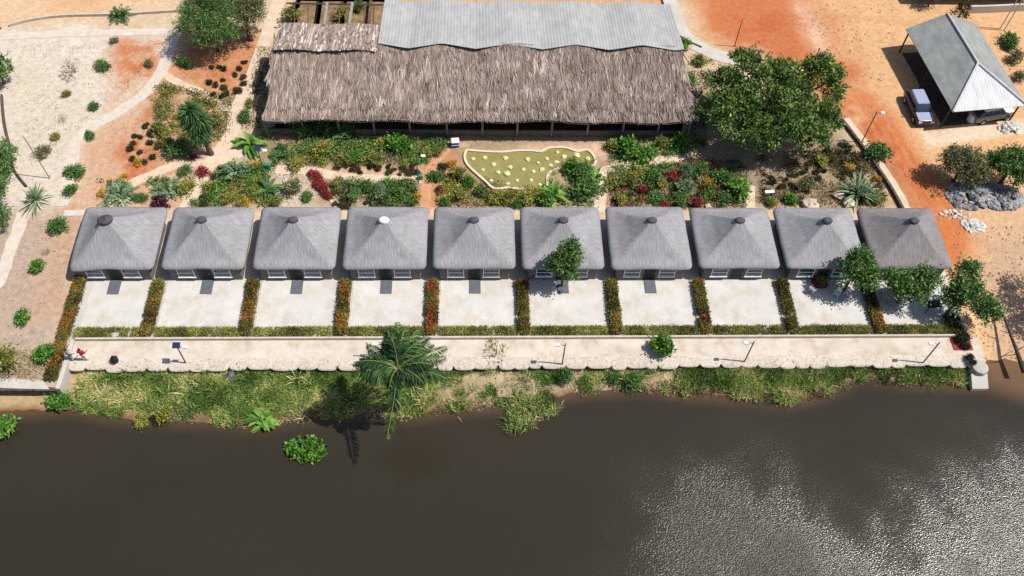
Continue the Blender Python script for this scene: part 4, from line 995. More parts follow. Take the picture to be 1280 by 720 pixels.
def car(name, loc, rz, label, body=M_car, side=M_carshade):
    root = empty(name, loc, rz, label, 'car')
    # lower body: side profile extruded with tumblehome; length along y, front at -y
    def loft(sects, nm, m, smooth=False):
        mb = MB(); vs = []; fs = []; k = len(sects[0])
        for s in sects: vs += s
        for j in range(len(sects)-1):
            for q in range(k): fs.append([j*k+q, j*k+(q+1) % k, (j+1)*k+(q+1) % k, (j+1)*k+q])
        fs.append(list(range(k))[::-1]); fs.append([(len(sects)-1)*k+q for q in range(k)]); mb.idx(vs, fs); o = mb.build(nm, m, root, True); bv = o.modifiers.new('bevel', 'BEVEL'); bv.width = .07; bv.segments = 3; return o
    def sec(y, w_, z0, z1, b=.1): return [(-w_, y, z0+b), (-w_+b, y, z0), (w_-b, y, z0), (w_, y, z0+b), (w_, y, z1-b), (w_-b, y, z1), (-w_+b, y, z1), (-w_, y, z1-b)]
    loft([sec(-2.2, .7, .4, .78), sec(-2.08, .84, .3, .92), sec(-1.1, .9, .28, 1.02), sec(0, .91, .28, 1.04), sec(1.6, .9, .28, 1.04), sec(2.1, .86, .32, 1.0), sec(2.22, .78, .42, .9)], 'body', side)
    loft([sec(-1.0, .80, .98, 1.05, .03), sec(-.35, .70, .98, 1.60, .08), sec(1.6, .69, .98, 1.60, .08), sec(2.1, .74, .98, 1.1, .04)], 'glasshouse', M_glass)
    mb = MB(); mb.bbox(-.66, -.4, 1.56, .66, 1.62, 1.67, .10); mb.build('roof', body, root)
    mb = MB(); mb.idx([(-.76, -2.05, .93), (.76, -2.05, .93), (.82, -1.05, 1.04), (-.82, -1.05, 1.04), (-.76, -2.05, .90), (.76, -2.05, .90), (.82, -1.05, 1.0), (-.82, -1.05, 1.0)], [(0, 1, 2, 3), (0, 4, 5, 1), (1, 5, 6, 2), (2, 6, 7, 3), (3, 7, 4, 0), (7, 6, 5, 4)]); mb.build('bonnet', body, root)
    for sx in (-1, 1):
        for yy in (-1.35, 1.35):
            mb = MB(); mb.tube([(sx*.72, yy, .34), (sx*.93, yy, .34)], .34, 18); wl = mb.build('wheel', M_rubber, root)
            mb = MB(); mb.tube([(sx*.925, yy, .34), (sx*.945, yy, .34)], .2, 12); mb.build('rim', M_steel, wl)
        mb = MB(); mb.box(sx*.62-.16, -2.2, .66, sx*.62+.16, -2.1, .84); mb.build('headlight', M_white, root)
        mb = MB(); mb.box(sx*1.0-.1, -.75, 1.02, sx*1.0+.1, -.62, 1.18); mb.build('side_mirror', side, root)
    return root
a = G(1157, 148, .9); b = G(1145, 113, 1.3); dv = (a-b); dv.z = 0
cc = (a+b)/2
car('parked_car', (cc.x, cc.y, 0), math.atan2(dv.y, dv.x)+PI/2, 'silver blue car parked beside the carport, nose towards the chalets')
c2 = G(1243, 150, .8); car('parked_car', (c2.x+.2, c2.y+1.3, 0), PI/2+.25, 'pale car half hidden under the front end of the carport', M_white, mat('grey_paint', S(150, 150, 142, .7), None, 1, .4))
c2 = G(1217, 149, .5); root = empty('water_tank', (c2.x, c2.y+.3, 0), 0, 'round white drum under the front corner of the carport', 'drum')
mb = MB(); mb.tube([(0, 0, 0), (0, 0, .75), (0, 0, .84)], [.42, .42, .3], 18); mb.build('body', M_white, root); mb = MB(); mb.tube([(0, 0, .845), (0, 0, .9)], .14, 12); mb.build('lid', M_dark, root)
# junk heap, rubble
def heap(name, px, py, rx, ry, h, n, smin, smax, m, seed, label, cat):
    r = random.Random(seed); p = G(px, py, h*.3); mb = MB()
    for k in range(n):
        a = r.uniform(0, 2*PI); q = math.sqrt(r.random()); x = rx*q*math.cos(a); y = ry*q*math.sin(a); z = h*(1-q**1.5)*r.uniform(.6, 1); s = r.uniform(smin, smax)
        vs = []; fs = []; sq = (r.uniform(.7, 1.5), r.uniform(.7, 1.3), r.uniform(.5, .9)); rot = r.uniform(0, PI)
        for j in range(5):
            th = PI*j/4
            for i in range(7):
                ph = 2*PI*i/7; e = s*(1+r.uniform(-.2, .2)); X = e*math.sin(th)*math.cos(ph)*sq[0]; Y = e*math.sin(th)*math.sin(ph)*sq[1]
                vs.append((x+X*math.cos(rot)-Y*math.sin(rot), y+X*math.sin(rot)+Y*math.cos(rot), z+e*math.cos(th)*sq[2]))
        for j in range(4):
            for i in range(7): fs.append([j*7+i, (j+1)*7+i, (j+1)*7+(i+1) % 7, j*7+(i+1) % 7])
        mb.idx(vs, fs)
    o = mb.build(name, m); o.location = (p.x, p.y, 0); tag(o, label, cat, kind='stuff')
heap('rubble', 1218, 243, 2.6, 1.7, .9, 150, .2, .42, M_rockb, 1, 'heap of blue grey rubble under the right hand trees', 'rubble')
heap('rubble', 1254, 246, 2.0, 1.5, .8, 110, .2, .4, M_rockb, 4, 'second blue grey rubble heap beside the road', 'rubble')
heap('rubble', 1217, 281, 1.0, .7, .4, 60, .12, .28, M_rock, 2, 'small heap of white rocks on the orange road', 'rubble')
heap('rubble', 1193, 268, 1.5, .5, .15, 50, .06, .16, M_rock, 6, 'scatter of pale stones on the orange road', 'rubble')
heap('rubble', 1264, 158, 1.2, .8, .6, 40, .12, .3, M_rock, 3, 'pile of white sacks and scrap before the carport', 'rubble')
for k, (px, py, s, lb) in enumerate([(1049, 244, .6, 'round pale boulder behind the ninth chalet'), (1061, 253, .62, 'white jagged boulder beside the big blue green palm'), (1013, 255, .75, 'pinkish boulder left of the pale boulders behind the ninth chalet'), (885, 257, .3, 'small white stone behind the eighth chalet')]):
    o = rock_mesh(20+k, mat('boulder_%d' % k, S(206, 184, 166, K) if k != 1 else S(230, 224, 216, K), S(226, 208, 190, K), 3, .9, bump=.4), 'boulder'); p = G(px, py, s*.4); o.location = (p.x, p.y, s*.3); o.scale = (s, s*.9, s*.8); tag(o, lb, 'boulder')
# garden bench (white stone table) near behind ninth chalet
p = G(962, 240, .4); root = empty('stone_bench', (p.x, p.y, 0), .1, 'small white stone bench behind the gap of the eighth and ninth chalets', 'bench')
mb = MB(); mb.bbox(-.45, -.16, .4, .45, .16, .5, .02); mb.build('seat', M_white, root)
for sx in (-1, 1):
    mb = MB(); mb.bbox(sx*.3-.06, -.14, 0, sx*.3+.06, .14, .4, .01); mb.build('leg', M_white, root)
# building at the top right
p0, p1 = G(1150, 8, 0), G(1285, 4, 0)
root = empty('roadside_house', (p0.x, p0.y, 0), 0, 'dark roofed house at the top right edge of the photo', 'house')
mb = MB(); mb.box(0, 1.2, 0, 13, 6, 2.7); mb.build('wall', M_plaster, root)
mb = MB(); mb.idx([(-.6, .2, 2.6), (13.6, .2, 2.6), (13.6, 3.6, 4.0), (-.6, 3.6, 4.0), (13.6, 7, 2.6), (-.6, 7, 2.6)], [(0, 1, 2, 3), (3, 2, 4, 5), (1, 4, 2), (0, 3, 5)]); mb.build('roof', mat('rust_roof', S(104, 86, 80, K), S(134, 112, 104, K), 2, .8), root)
mb = MB(); mb.box(3, 1.16, .1, 3.9, 1.198, 2.0); mb.build('door', M_dark, root)
mb = MB(); mb.box(6, 1.16, .9, 7.4, 1.198, 1.9); mb.build('window', M_glass, root)
lowwall([(1208, 16), (1240, 15), (1300, 12)], .25, .9, 'pale wall in front of the roadside house at top right', M_conc)
tree('small_tree', G(1197, 24), 2.2, [(0, 0, 1.2, .9, .7, 1.0)], 'dark shrubby tree by the end of the roadside wall', leaf=L_dark, seed=71, nclump=40, per=22, cr=.3, L=.2, Wd=.1, tr=.08)
tree('small_tree', G(1160, 8), 2.4, [(0, 0, 1.4, 1.2, .8, .8)], 'dark bushy tree at the top edge left of the roadside house', leaf=L_purple, seed=72, nclump=50, per=22, cr=.3, L=.2, Wd=.1, tr=.08)

# ------------------------------------------------------------------ lamp posts, poles
def lamp_post(base_px, top_px, label, h=3.6, side=-1, solar=False, z=0.0, grp='lamp posts'):
    b = G(*base_px, z); root = empty('lamp_post', (b.x, b.y, z), 0, label, 'lamp post', grp)
    mb = MB(); mb.tube([(0, 0, 0), (0, 0, h)], [.06, .045], 8); mb.build('pole', M_pole, root)
    mb = MB(); mb.tube([(0, 0, h-.35), (side*.3, 0, h-.22), (side*.45, 0, h-.2)], .025, 6); mb.build('bracket', M_pole, root)
    mb = MB(); mb.bbox(side*.6-.2, -.13, h-.27, side*.6+.2, .13, h-.14, .03); lh = mb.build('lamp_head', M_white, root)
    mb = MB(); mb.box(side*.6-.15, -.09, h-.285, side*.6+.15, .09, h-.272); mb.build('lens', M_white, lh)
    if solar:
        mb = MB(); mb.idx([(-.3, -.22, h-.02), (.3, -.22, h-.02), (.3, .22, h+.14), (-.3, .22, h+.14), (-.3, -.22, h-.05), (.3, -.22, h-.05), (.3, .22, h+.11), (-.3, .22, h+.11)], [(0, 1, 2, 3), (7, 6, 5, 4), (0, 4, 5, 1), (1, 5, 6, 2), (2, 6, 7, 3), (3, 7, 4, 0)]); mb.build('solar_panel', M_solar, root)
    else:
        mb = MB(); mb.tube([(0, 0, 0), (0, 0, .12)], [.11, .09], 8); mb.build('base_collar', M_pole, root)
lamp_post((235, 459), 0, 'lamp post at the wall below the second terrace', 3.4, 1, True, z=-.7)
lamp_post((463, 452), 0, 'lamp post just left of the big palm by the river wall', 3.0, 1, z=-.7)
lamp_post((702, 460), 0, 'lamp post below the sixth terrace, near the bare bush', 3.9, -1, z=-.7)
lamp_post((928, 457), 0, 'lamp post below the eighth terrace above the tall reeds', 3.9, -1, z=-.7)
lamp_post((1150, 458), 0, 'lamp post below the last terrace at the right', 3.9, -1, z=-.7)
lamp_post((331, 218), 0, 'garden lamp post with a solar panel left of the thatched hall', 3.4, 1, True)
lamp_post((523, 228), 0, 'thin garden lamp post left of the pond', 3.8, 1)
lamp_post((916, 203), 0, 'lamp post standing in the shade of the big mango tree', 4.0, -1)
lamp_post((1077, 178), 0, 'lamp post on the pale kerb beside the orange road', 4.2, 1)
def plain_pole(b, h, label, m=M_timberd, lean=(0, 0), r=.05):
    p = G(*b); o = MB(); o.tube([(p.x, p.y, 0), (p.x+lean[0], p.y+lean[1], h)], [r, r*.8], 8)
    tag(o.build('wooden_pole', m, loc=(p.x, p.y, 0)), label, 'pole')
plain_pole((62.5, 223), 5.3, 'tall bare pole standing in the sandy yard on the left', M_timber, (-.3, .2))
plain_pole((918, 58), 3.6, 'thin dark pole above the big mango tree', M_timberd)
plain_pole((1250, 36), 4.4, 'left one of two pale poles by the roadside wall', M_steel, r=.06)
plain_pole((1255, 38), 4.6, 'right one of two pale poles by the roadside wall', M_steel, r=.06)
p = G(326, 200, .5)
mb = MB(); mb.bbox(-.22, -.18, 0, .22, .18, .8, .03); tag(mb.build('green_bin', M_teal), 'small green bin at the foot of the solar lamp post', 'bin').location = (G(331, 212).x+.35, G(331, 212).y, 0)
mb = MB(); mb.bbox(-.2, -.18, 0, .2, .18, .6, .03); tag(mb.build('green_bin', M_teal), 'small green bin at the foot of the thin garden lamp post', 'bin').location = (G(526, 224).x, G(526, 224).y, 0)

# ------------------------------------------------------------------ people
def skin_mesh(name, pts, edges, rad, m, parent, sub=2):
    me = bpy.data.meshes.new(name); me.from_pydata(pts, edges, []); me.materials.append(m); o = bpy.data.objects.new(name, me); link(o, parent)
    sk = o.modifiers.new('skin', 'SKIN'); sk.use_smooth_shade = True
    for k, v in enumerate(me.skin_vertices[0].data): v.radius = (rad[k], rad[k]*.8 if k < 4 else rad[k]); v.use_root = (k == 0)
    ss = o.modifiers.new('sub', 'SUBSURF'); ss.levels = sub; ss.render_levels = sub
    return o
def person(loc, rz, label, shirt, trousers, arm_f=.25):
    root = empty('person', loc, rz, label, 'person')
    pts = [(0, 0, .95), (0, 0, 1.15), (0, .01, 1.38), (0, 0, 1.5), (0, -.02, 1.56), (0, -.03, 1.66), (0, -.02, 1.75)]
    ed = [(0, 1), (1, 2), (2, 3), (3, 4), (4, 5), (5, 6)]; rad = [.13, .13, .15, .065, .075, .1, .075]
    for s in (-1, 1):
        k = len(pts); pts += [(s*.19, .0, 1.42), (s*.27, .02, 1.16), (s*.28, -arm_f, .98), (s*.27, -arm_f-.08, .93)]; ed += [(2, k), (k, k+1), (k+1, k+2), (k+2, k+3)]; rad += [.06, .045, .035, .035]
        for q in range(5):
            j = len(pts); ox = (q-2)*.018; pts += [(s*.27+ox, -arm_f-.13-(.012 if q == 2 else 0), .915), (s*.27+ox*1.2, -arm_f-.16, .89)]; ed += [(k+3, j), (j, j+1)]; rad += [.009, .008]
        k = len(pts); pts += [(s*.1, 0, .88), (s*.11, -.02, .5), (s*.11, .02, .08), (s*.12, -.12, .04)]; ed += [(0, k), (k, k+1), (k+1, k+2), (k+2, k+3)]; rad += [.09, .06, .045, .04]
    skin_mesh('body', pts, ed, rad, M_skin, root)
    tp = [(0, 0, .90), (0, 0, 1.15), (0, .01, 1.36), (0, 0, 1.47)]; te = [(0, 1), (1, 2), (2, 3)]; tr = [.21, .19, .2, .1]
    for s in (-1, 1):
        k = len(tp); tp += [(s*.2, 0, 1.42), (s*.265, .02, 1.2)]; te += [(2, k), (k, k+1)]; tr += [.085, .075]
    skin_mesh('shirt', tp, te, tr, shirt, root)
    tp = [(0, 0, 1.04), (0, 0, .93)]; te = [(0, 1)]; tr = [.17, .19]
    for s in (-1, 1):
        k = len(tp); tp += [(s*.1, 0, .86), (s*.11, -.02, .5), (s*.11, .02, .12)]; te += [(1, k), (k, k+1), (k+1, k+2)]; tr += [.125, .09, .075]
    skin_mesh('trousers', tp, te, tr, trousers, root)
    skin_mesh('hair', [(0, .0, 1.70), (0, .02, 1.79)], [(0, 1)], [.112, .085], M_hair, root)
    return root
p = G(105, 460, .06); person((p.x, YW+.18, .03), PI, 'person in a red shirt and pale trousers at the left end of the river wall', M_red, M_cream)
p = G(88, 460, .06); person((p.x, YW+.2, .03), PI*.8, 'person in grey clothes at the left corner of the promenade', M_grey, M_grey, .15)
# black sack
p = G(142, 460, .06); mb = MB(); vs = []; fs = []; nn = 12
for j, (r_, z) in enumerate([(.26, 0), (.31, .15), (.29, .4), (.18, .58), (.07, .66), (.11, .74)]): vs += [(r_*math.cos(2*PI*k/nn)*(1+.12*math.sin(3*k+j)), r_*math.sin(2*PI*k/nn)*(1+.1*math.cos(2*k+j)), z) for k in range(nn)]
for j in range(5):
    for k in range(nn): fs.append([j*nn+k, j*nn+(k+1) % nn, (j+1)*nn+(k+1) % nn, (j+1)*nn+k])
fs.append([5*nn+k for k in range(nn)]); mb.idx(vs, fs); tag(mb.build('rubbish_sack', M_black, None, True), 'tied black sack on the scalloped river wall near the two people', 'sack').location = (p.x, YW+.05, .06)

# ------------------------------------------------------------------ terrace furniture
def table(name, loc, rz, L_, W_, h, m, label):
    root = empty(name, loc, rz, label, 'table'); mb = MB(); mb.bbox(-L_/2, -W_/2, h-.05, L_/2, W_/2, h, .015); mb.build('tabletop', m, root)
    for sx in (-1, 1):
        for sy in (-1, 1):
            mb = MB(); mb.tube([(sx*(L_/2-.08), sy*(W_/2-.08), h-.05), (sx*(L_/2+.06), sy*(W_/2+.06), 0)], .03, 6); mb.build('leg', m, root)
def chair(loc, rz, m, label):
    root = empty('plastic_chair', loc, rz, label, 'chair', 'plastic chairs on the terraces'); mb = MB(); mb.bbox(-.23, -.23, .42, .23, .23, .46, .02); mb.build('seat', m, root)
    mb = MB(); mb.idx([(-.23, .2, .46), (.23, .2, .46), (.2, .3, .88), (-.2, .3, .88), (-.23, .24, .46), (.23, .24, .46), (.2, .34, .88), (-.2, .34, .88)], [(0, 1, 2, 3), (7, 6, 5, 4), (2, 6, 7, 3), (1, 5, 6, 2), (0, 3, 7, 4), (0, 4, 5, 1)]); mb.build('backrest', m, root)
    for sx in (-1, 1):
        for sy in (-1, 1):
            mb = MB(); mb.tube([(sx*.2, sy*.2, .42), (sx*.24, sy*.25, 0)], .022, 6); mb.build('leg', m, root)
        mb = MB(); mb.bbox(sx*.25-.03, -.2, .62, sx*.25+.03, .26, .65, .01); mb.build('armrest', m, root)
zt = .058
p = G(1166, 382, .5); table('black_table', (p.x, p.y, zt), .1, 1.25, .75, .72, M_black, 'black table on the shaded last terrace')
p = G(1180, 373, .4); chair((p.x, p.y+.2, zt), .3, M_white, 'white plastic chair behind the black table')
p = G(1016, 362, .4); chair((p.x, p.y, zt), 2.2, M_white, 'white plastic chair left of the planter box on the ninth terrace')
p = G(1046, 367, .4); chair((p.x, p.y, zt), -.8, M_white, 'white plastic chair by the tree trunk on the ninth terrace')
p = G(1052, 371, .4); chair((p.x+.3, p.y-.1, zt), .8, M_grey, 'grey plastic chair by the tree trunk on the ninth terrace')
p = G(1112, 369, .4); table('round_table', (p.x, p.y, zt), .5, .8, .8, .7, M_grey, 'small grey table at the left of the last terrace')
for k, (dx, dy, rz) in enumerate([(-.7, .1, 1.3), (.6, -.2, -1.4)]): chair((p.x+dx, p.y+dy, zt), rz, M_grey, ['grey chair on the left of the small grey table', 'grey chair on the right of the small grey table'][k])
p = G(1027, 352, .3); root = empty('planter_box', (p.x, p.y, zt), .05, 'wooden planter box with olive plants in front of the ninth chalet', 'planter')
mb = MB(); mb.bbox(-.75, -.55, 0, .4, -.45, .5, .02); mb.bbox(-.75, .45, 0, .4, .55, .5, .02); mb.bbox(-.75, -.45, 0, -.65, .45, .499, .02); mb.bbox(.3, -.45, 0, .4, .45, .499, .02); mb.box(-.65, -.45, 0, .3, .45, .4); mb.build('box', M_maroon, root)
V, Fq, U, C = crown_arrays(5, [(-.15, 0, .55, .45, .42, .3)], 40, 20, .15, .15, .07); np_obj('foliage', V, Fq, U, L_olive, root)

# ------------------------------------------------------------------ trees
tree('mango_tree', G(949, 170), 6.2, [(0, 0, 4.8, 4.0, 3.8, 2.4), (4.9, 2.9, 5.6, 1.9, 1.7, 1.5), (-3.4, -1.0, 4.2, 2.8, 2.8, 1.9), (.7, -3.0, 4.0, 3.2, 2.2, 1.8), (-1.4, 3.2, 5.4, 1.9, 1.9, 1.5), (4.3, -1.6, 4.3, 1.9, 1.8, 1.5), (-4.2, 2.2, 4.6, 1.6, 1.7, 1.3), (1.8, 3.0, 5.2, 1.7, 1.5, 1.2), (-5.4, -.4, 3.8, 1.3, 1.3, 1.0), (5.9, .8, 4.6, 1.2, 1.1, .9), (-2.2, -3.6, 3.6, 1.5, 1.2, 1.0), (3.6, -3.6, 3.7, 1.4, 1.2, 1.0), (-2.4, 4.9, 5.2, .9, .9, .7), (6.2, 3.4, 5.2, .9, .9, .7)], 'huge dark green mango tree to the right of the hall', leaf=L_mango, bark=M_barkd, seed=21, nclump=640, per=54, cr=.46, L=.38, Wd=.14, tr=.38, limbs=18, power=.28)
tree('shade_tree', G(274, 62), 6.0, [(0, .2, 4.2, 2.9, 2.6, 2.6), (-1.3, -.3, 3.6, 2.0, 1.9, 2.2), (.6, -1.2, 3.4, 2.0, 1.6, 2.0), (0, 1.8, 4.8, 2.5, 2, 1.9)], 'tall feathery green tree at the top left, left of the hall', leaf=L_green, seed=22, nclump=420, per=36, cr=.5, L=.34, Wd=.07, tr=.25, droop=.6, limbs=10)
tree('shade_tree', G(313, 50), 4.6, [(0, 0, 3.0, 2.0, 1.8, 1.9), (.6, .8, 3.4, 1.6, 1.5, 1.5)], 'greyer green tree right behind the tall feathery tree', leaf=L_grey, seed=23, nclump=200, per=34, cr=.45, L=.3, Wd=.08, tr=.2, droop=.4)
# leaning spiky tree
root = empty('screw_pine', (G(264, 193).x, G(264, 193).y, 0), 0, 'tall shaggy palm like tree with thick trunk casting a round shadow', 'tree')
mb = MB(); mb.tube([(0, 0, -.1), (-.1, .1, .9), (-.3, .2, 2.2), (-.5, .2, 3.3)], [.32, .24, .2, .15], 10); mb.tube([(.12, -.05, -.1), (0, .1, 1.6)], [.14, .1], 8); mb.build('trunk', M_bark, root, True)
Vs = []; Fs = []; Us = []; off = 0; r = np.random.default_rng(4)
for k, (cx, cy, cz, rr_) in enumerate([(-.5, .2, 3.3, 1.5), (-.9, .6, 4.3, 1.4), (-.1, .3, 4.2, 1.2), (-.6, .3, 5.3, 1.2), (-.3, -.2, 2.8, 1.2)]):
    d = unit(r.normal(size=(420, 3))); d[:, 2] = d[:, 2]*.8+.15
    V, Fq = leaf_quads(np.array([cx, cy, cz])+d*.25*r.random((420, 1)), d, rr_*(.6+.5*r.random(420)), .11, .3); Vs.append(V); Fs.append(Fq+off); off += len(V); Us.append(np.clip(r.normal(.45, .2, (420, 2)), .01, .99))
np_obj('crown', np.concatenate(Vs), np.concatenate(Fs), np.concatenate(Us), L_palm, root)
# terrace trees
tree('young_tree', G(702, 358), 4.6, [(0, 0, 3.6, 1.3, 1.1, 1.3), (.5, .3, 4.6, .9, .8, 1.0), (-.5, -.1, 3.1, .9, .8, .9), (.3, -.2, 2.6, .9, .8, .7)], 'young tree on the sixth terrace overhanging the chalet roof', leaf=L_green, seed=31, nclump=150, per=30, cr=.34, L=.27, Wd=.12, tr=.09)
tree('young_tree', G(1053, 366), 4.2, [(.3, .2, 3.0, 1.5, 1.3, 1.2), (.3, .9, 3.9, .9, .8, .8), (.8, -.2, 2.7, 1.2, 1.0, .9)], 'bushy tree in front of the ninth and last chalets', leaf=L_green, seed=32, nclump=200, per=30, cr=.38, L=.28, Wd=.13, tr=.12)
tree('young_tree', G(1122, 378), 4.0, [(0, 0, 2.7, 1.6, 1.2, 1.0), (1.3, .3, 3.1, 1.2, 1.1, .9), (-1.4, .5, 2.7, 1.0, .8, .7), (.7, -.7, 2.2, .9, .8, .8), (-1.0, -.1, 2.5, .8, .7, .6)], 'spreading tree across the front of the last chalet', leaf=L_green, seed=33, nclump=200, per=28, cr=.38, L=.28, Wd=.12, tr=.11)
tree('young_tree', G(1180, 396), 4.6, [(.6, .5, 3.1, 1.4, 1.3, 1.2), (.9, 2.0, 3.7, 1.1, 1.0, 1.1), (2.6, -.9, 2.2, 1.1, .9, .8), (1.9, -.2, 2.5, 1.2, 1.0, .9), (-.4, .2, 2.4, 1.0, 1.0, .8)], 'tree at the right end of the row overhanging the dirt road', leaf=L_green, seed=34, nclump=230, per=30, cr=.38, L=.28, Wd=.12, tr=.12)
# right hand trees
tree('round_tree', G(1192, 226), 3.4, [(0, 0, 2.3, 2.1, 1.9, 1.3), (-.9, .5, 2.4, 1.3, 1.2, 1.0), (.9, -.8, 1.9, 1.3, 1.1, .9)], 'greyish round tree beside the rubble heap', leaf=L_grey, seed=41, nclump=240, per=34, cr=.42, L=.24, Wd=.11, tr=.16)
tree('round_tree', G(1248, 232), 3.6, [(.2, .2, 2.5, 2.2, 1.9, 1.3), (1.2, -.2, 2.6, 1.6, 1.5, 1.1), (-.6, .9, 2.3, 1.2, 1.1, .9)], 'bright green round tree at the right edge below the carport', leaf=L_green, seed=42, nclump=250, per=34, cr=.42, L=.28, Wd=.13, tr=.16)
p = G(1310, 385); tree('round_tree', p, 5.4, [(.6, 0, 4.3, 2.2, 2.4, 1.3), (.4, 2.0, 4.0, 1.5, 1.5, 1.0), (.6, -2, 4.2, 1.3, 1.3, .9)], 'sparse tree beyond the right edge shading the sandy road', leaf=L_green, seed=43, nclump=120, per=22, cr=.4, L=.3, Wd=.13, tr=.13)
# left edge trees
tree('edge_tree', G(6, 104), 3.2, [(-.2, 0, 2.0, 1.5, 1.3, 1.2)], 'leafy tree cut by the left edge beside the sandy yard', leaf=L_green, seed=51, nclump=110, per=28, cr=.36, L=.28, Wd=.13, tr=.12)
tree('edge_tree', G(6, 232), 3.0, [(0, 1.6, 1.6, 1.0, 2.2, 1.2), (.1, -1.5, 1.6, 1.1, 2.4, 1.2)], 'dark hedge like tree along the left edge outside the curved wall', leaf=L_green, seed=52, nclump=260, per=28, cr=.36, L=.24, Wd=.1, tr=.1, limbs=10)
tree('edge_tree', G(2, 282), 2.4, [(0, 0, 1.3, 1.1, 1.4, .9)], 'small dark tree at the left edge above the white path', leaf=L_green, seed=53, nclump=100, per=26, cr=.34, L=.24, Wd=.1, tr=.1)
tree('edge_tree', G(0, 36), 3.0, [(-.2, .3, 2.0, 1.2, 1.0, 1.0)], 'thin olive tree in the top left corner', leaf=L_olive, seed=54, nclump=36, per=16, cr=.34, L=.22, Wd=.07, tr=.1)
# oil palm by the river
def frond(r, base, az, el, Ln, sag, nleaf=34, ll=.95):
    Ps = []; Ds = []; Ls = []; T = []; sp = []; tone = r.uniform(.05, .6); az0 = az
    for t in np.linspace(0, 1, nleaf):
        q = base+np.array([math.cos(az)*math.cos(el), math.sin(az)*math.cos(el), math.sin(el)])*Ln*t+np.array([-math.sin(az)*.12*Ln*t*t*math.sin(az*5), math.cos(az)*.12*Ln*t*t*math.sin(az*5), -sag*Ln*t*t]); sp.append(q)
    sp = np.array(sp); tg = unit(np.gradient(sp, axis=0)); sd = np.array([-math.sin(az), math.cos(az), 0])
    for j in range(3, nleaf):
        t = j/nleaf
        for s in (-1, 1):
            for _ in range(3):
                d = tg[j]*.65+sd*s*.75+np.array([0, 0, -.55+r.normal(0, .3)]); Ps.append(sp[j]); Ds.append(d); Ls.append(ll*(math.sin(PI*min(t*.85+.15, 1))**.6)*r.uniform(.75, 1.1)); T.append(np.clip(tone+r.normal(0, .14)+.2*(t > .9), .01, .99))
    return sp, Ps, Ds, Ls, T
pb = G(493, 509, -.9); pc = G(497, 461, 7.2); ptop = (pc.x-pb.x, pc.y-pb.y, 8.1)
root = empty('oil_palm', (pb.x, pb.y, -.9), 0, 'oil palm on the grassy bank, its shadow falling on the water', 'palm tree')
tx, ty, tz = ptop; tk = lambda t: (tx*t**1.3, ty*t**1.3, tz*t)
mb = MB(); mb.tube([(0, 0, -.3)]+[tk(t) for t in (.15, .4, .7, 1.0)], [.42, .34, .27, .25, .32], 12)
r = np.random.default_rng(9)
for k in range(34):
    a = k*2.4; q = tk(.25+.73*k/34); mb.tube([(q[0]+.22*math.cos(a), q[1]+.22*math.sin(a), q[2]), (q[0]+.42*math.cos(a), q[1]+.42*math.sin(a), q[2]+.28)], [.07, .04], 5)
mb.build('trunk', M_barkd, root, True)
fr = [(1.45, .8, 4.2, .38), (1.15, .85, 4.3, .45), (.95, 1.0, 3.6, .45), (1.8, .9, 3.9, .42), (2.2, .7, 3.0, .5), (.12, .55, 4.0, .42), (.35, .4, 4.1, .38), (-.12, .35, 3.9, .42), (2.95, .55, 3.6, .42), (3.2, .3, 3.7, .45), (2.7, .5, 3.2, .5), (3.5, .45, 2.6, .7), (.6, .8, 3.2, .5), (1.5, 1.25, 3.6, .3), (4.62, -.55, 4.6, .2), (1.3, 1.05, 4.2, .42), (1.65, .7, 3.9, .5), (.25, .9, 3.2, .6), (2.8, .85, 3.0, .6), (5.5, .75, 2.2, .8), (4.2, .7, 1.9, .8), (3.0, .8, 3.9, .5), (2.45, .45, 3.4, .5), (.0, .8, 3.6, .55), (1.2, .5, 4.0, .45), (1.75, .5, 3.8, .5), (3.35, .65, 3.2, .6), (5.9, .7, 2.8, .7), (1.0, .6, 3.9, .5), (2.05, .75, 3.3, .55), (.8, .5, 3.6, .5), (1.9, 1.1, 3.6, .5)]
P_ = []; D_ = []; L_ = []; T_ = []; mb = MB()
for az, el, Ln, sag in fr:
    sp, a, b, c, t = frond(r, np.array(ptop), az, el, Ln, sag); P_ += a; D_ += b; L_ += c; T_ += t
    mb.tube([tuple(q) for q in sp[::4]], [.05]*3+[.03]*(len(sp[::4])-3), 5)
mb.build('frond_stalks', mat('frond_stalk', S(120, 130, 70, K), S(150, 156, 92, K), 3, .8), root)
V, Fq = leaf_quads(np.array(P_), np.array(D_), np.array(L_), .085, .2); np_obj('crown', V, Fq, np.stack([T_, T_], 1), L_palm, root)

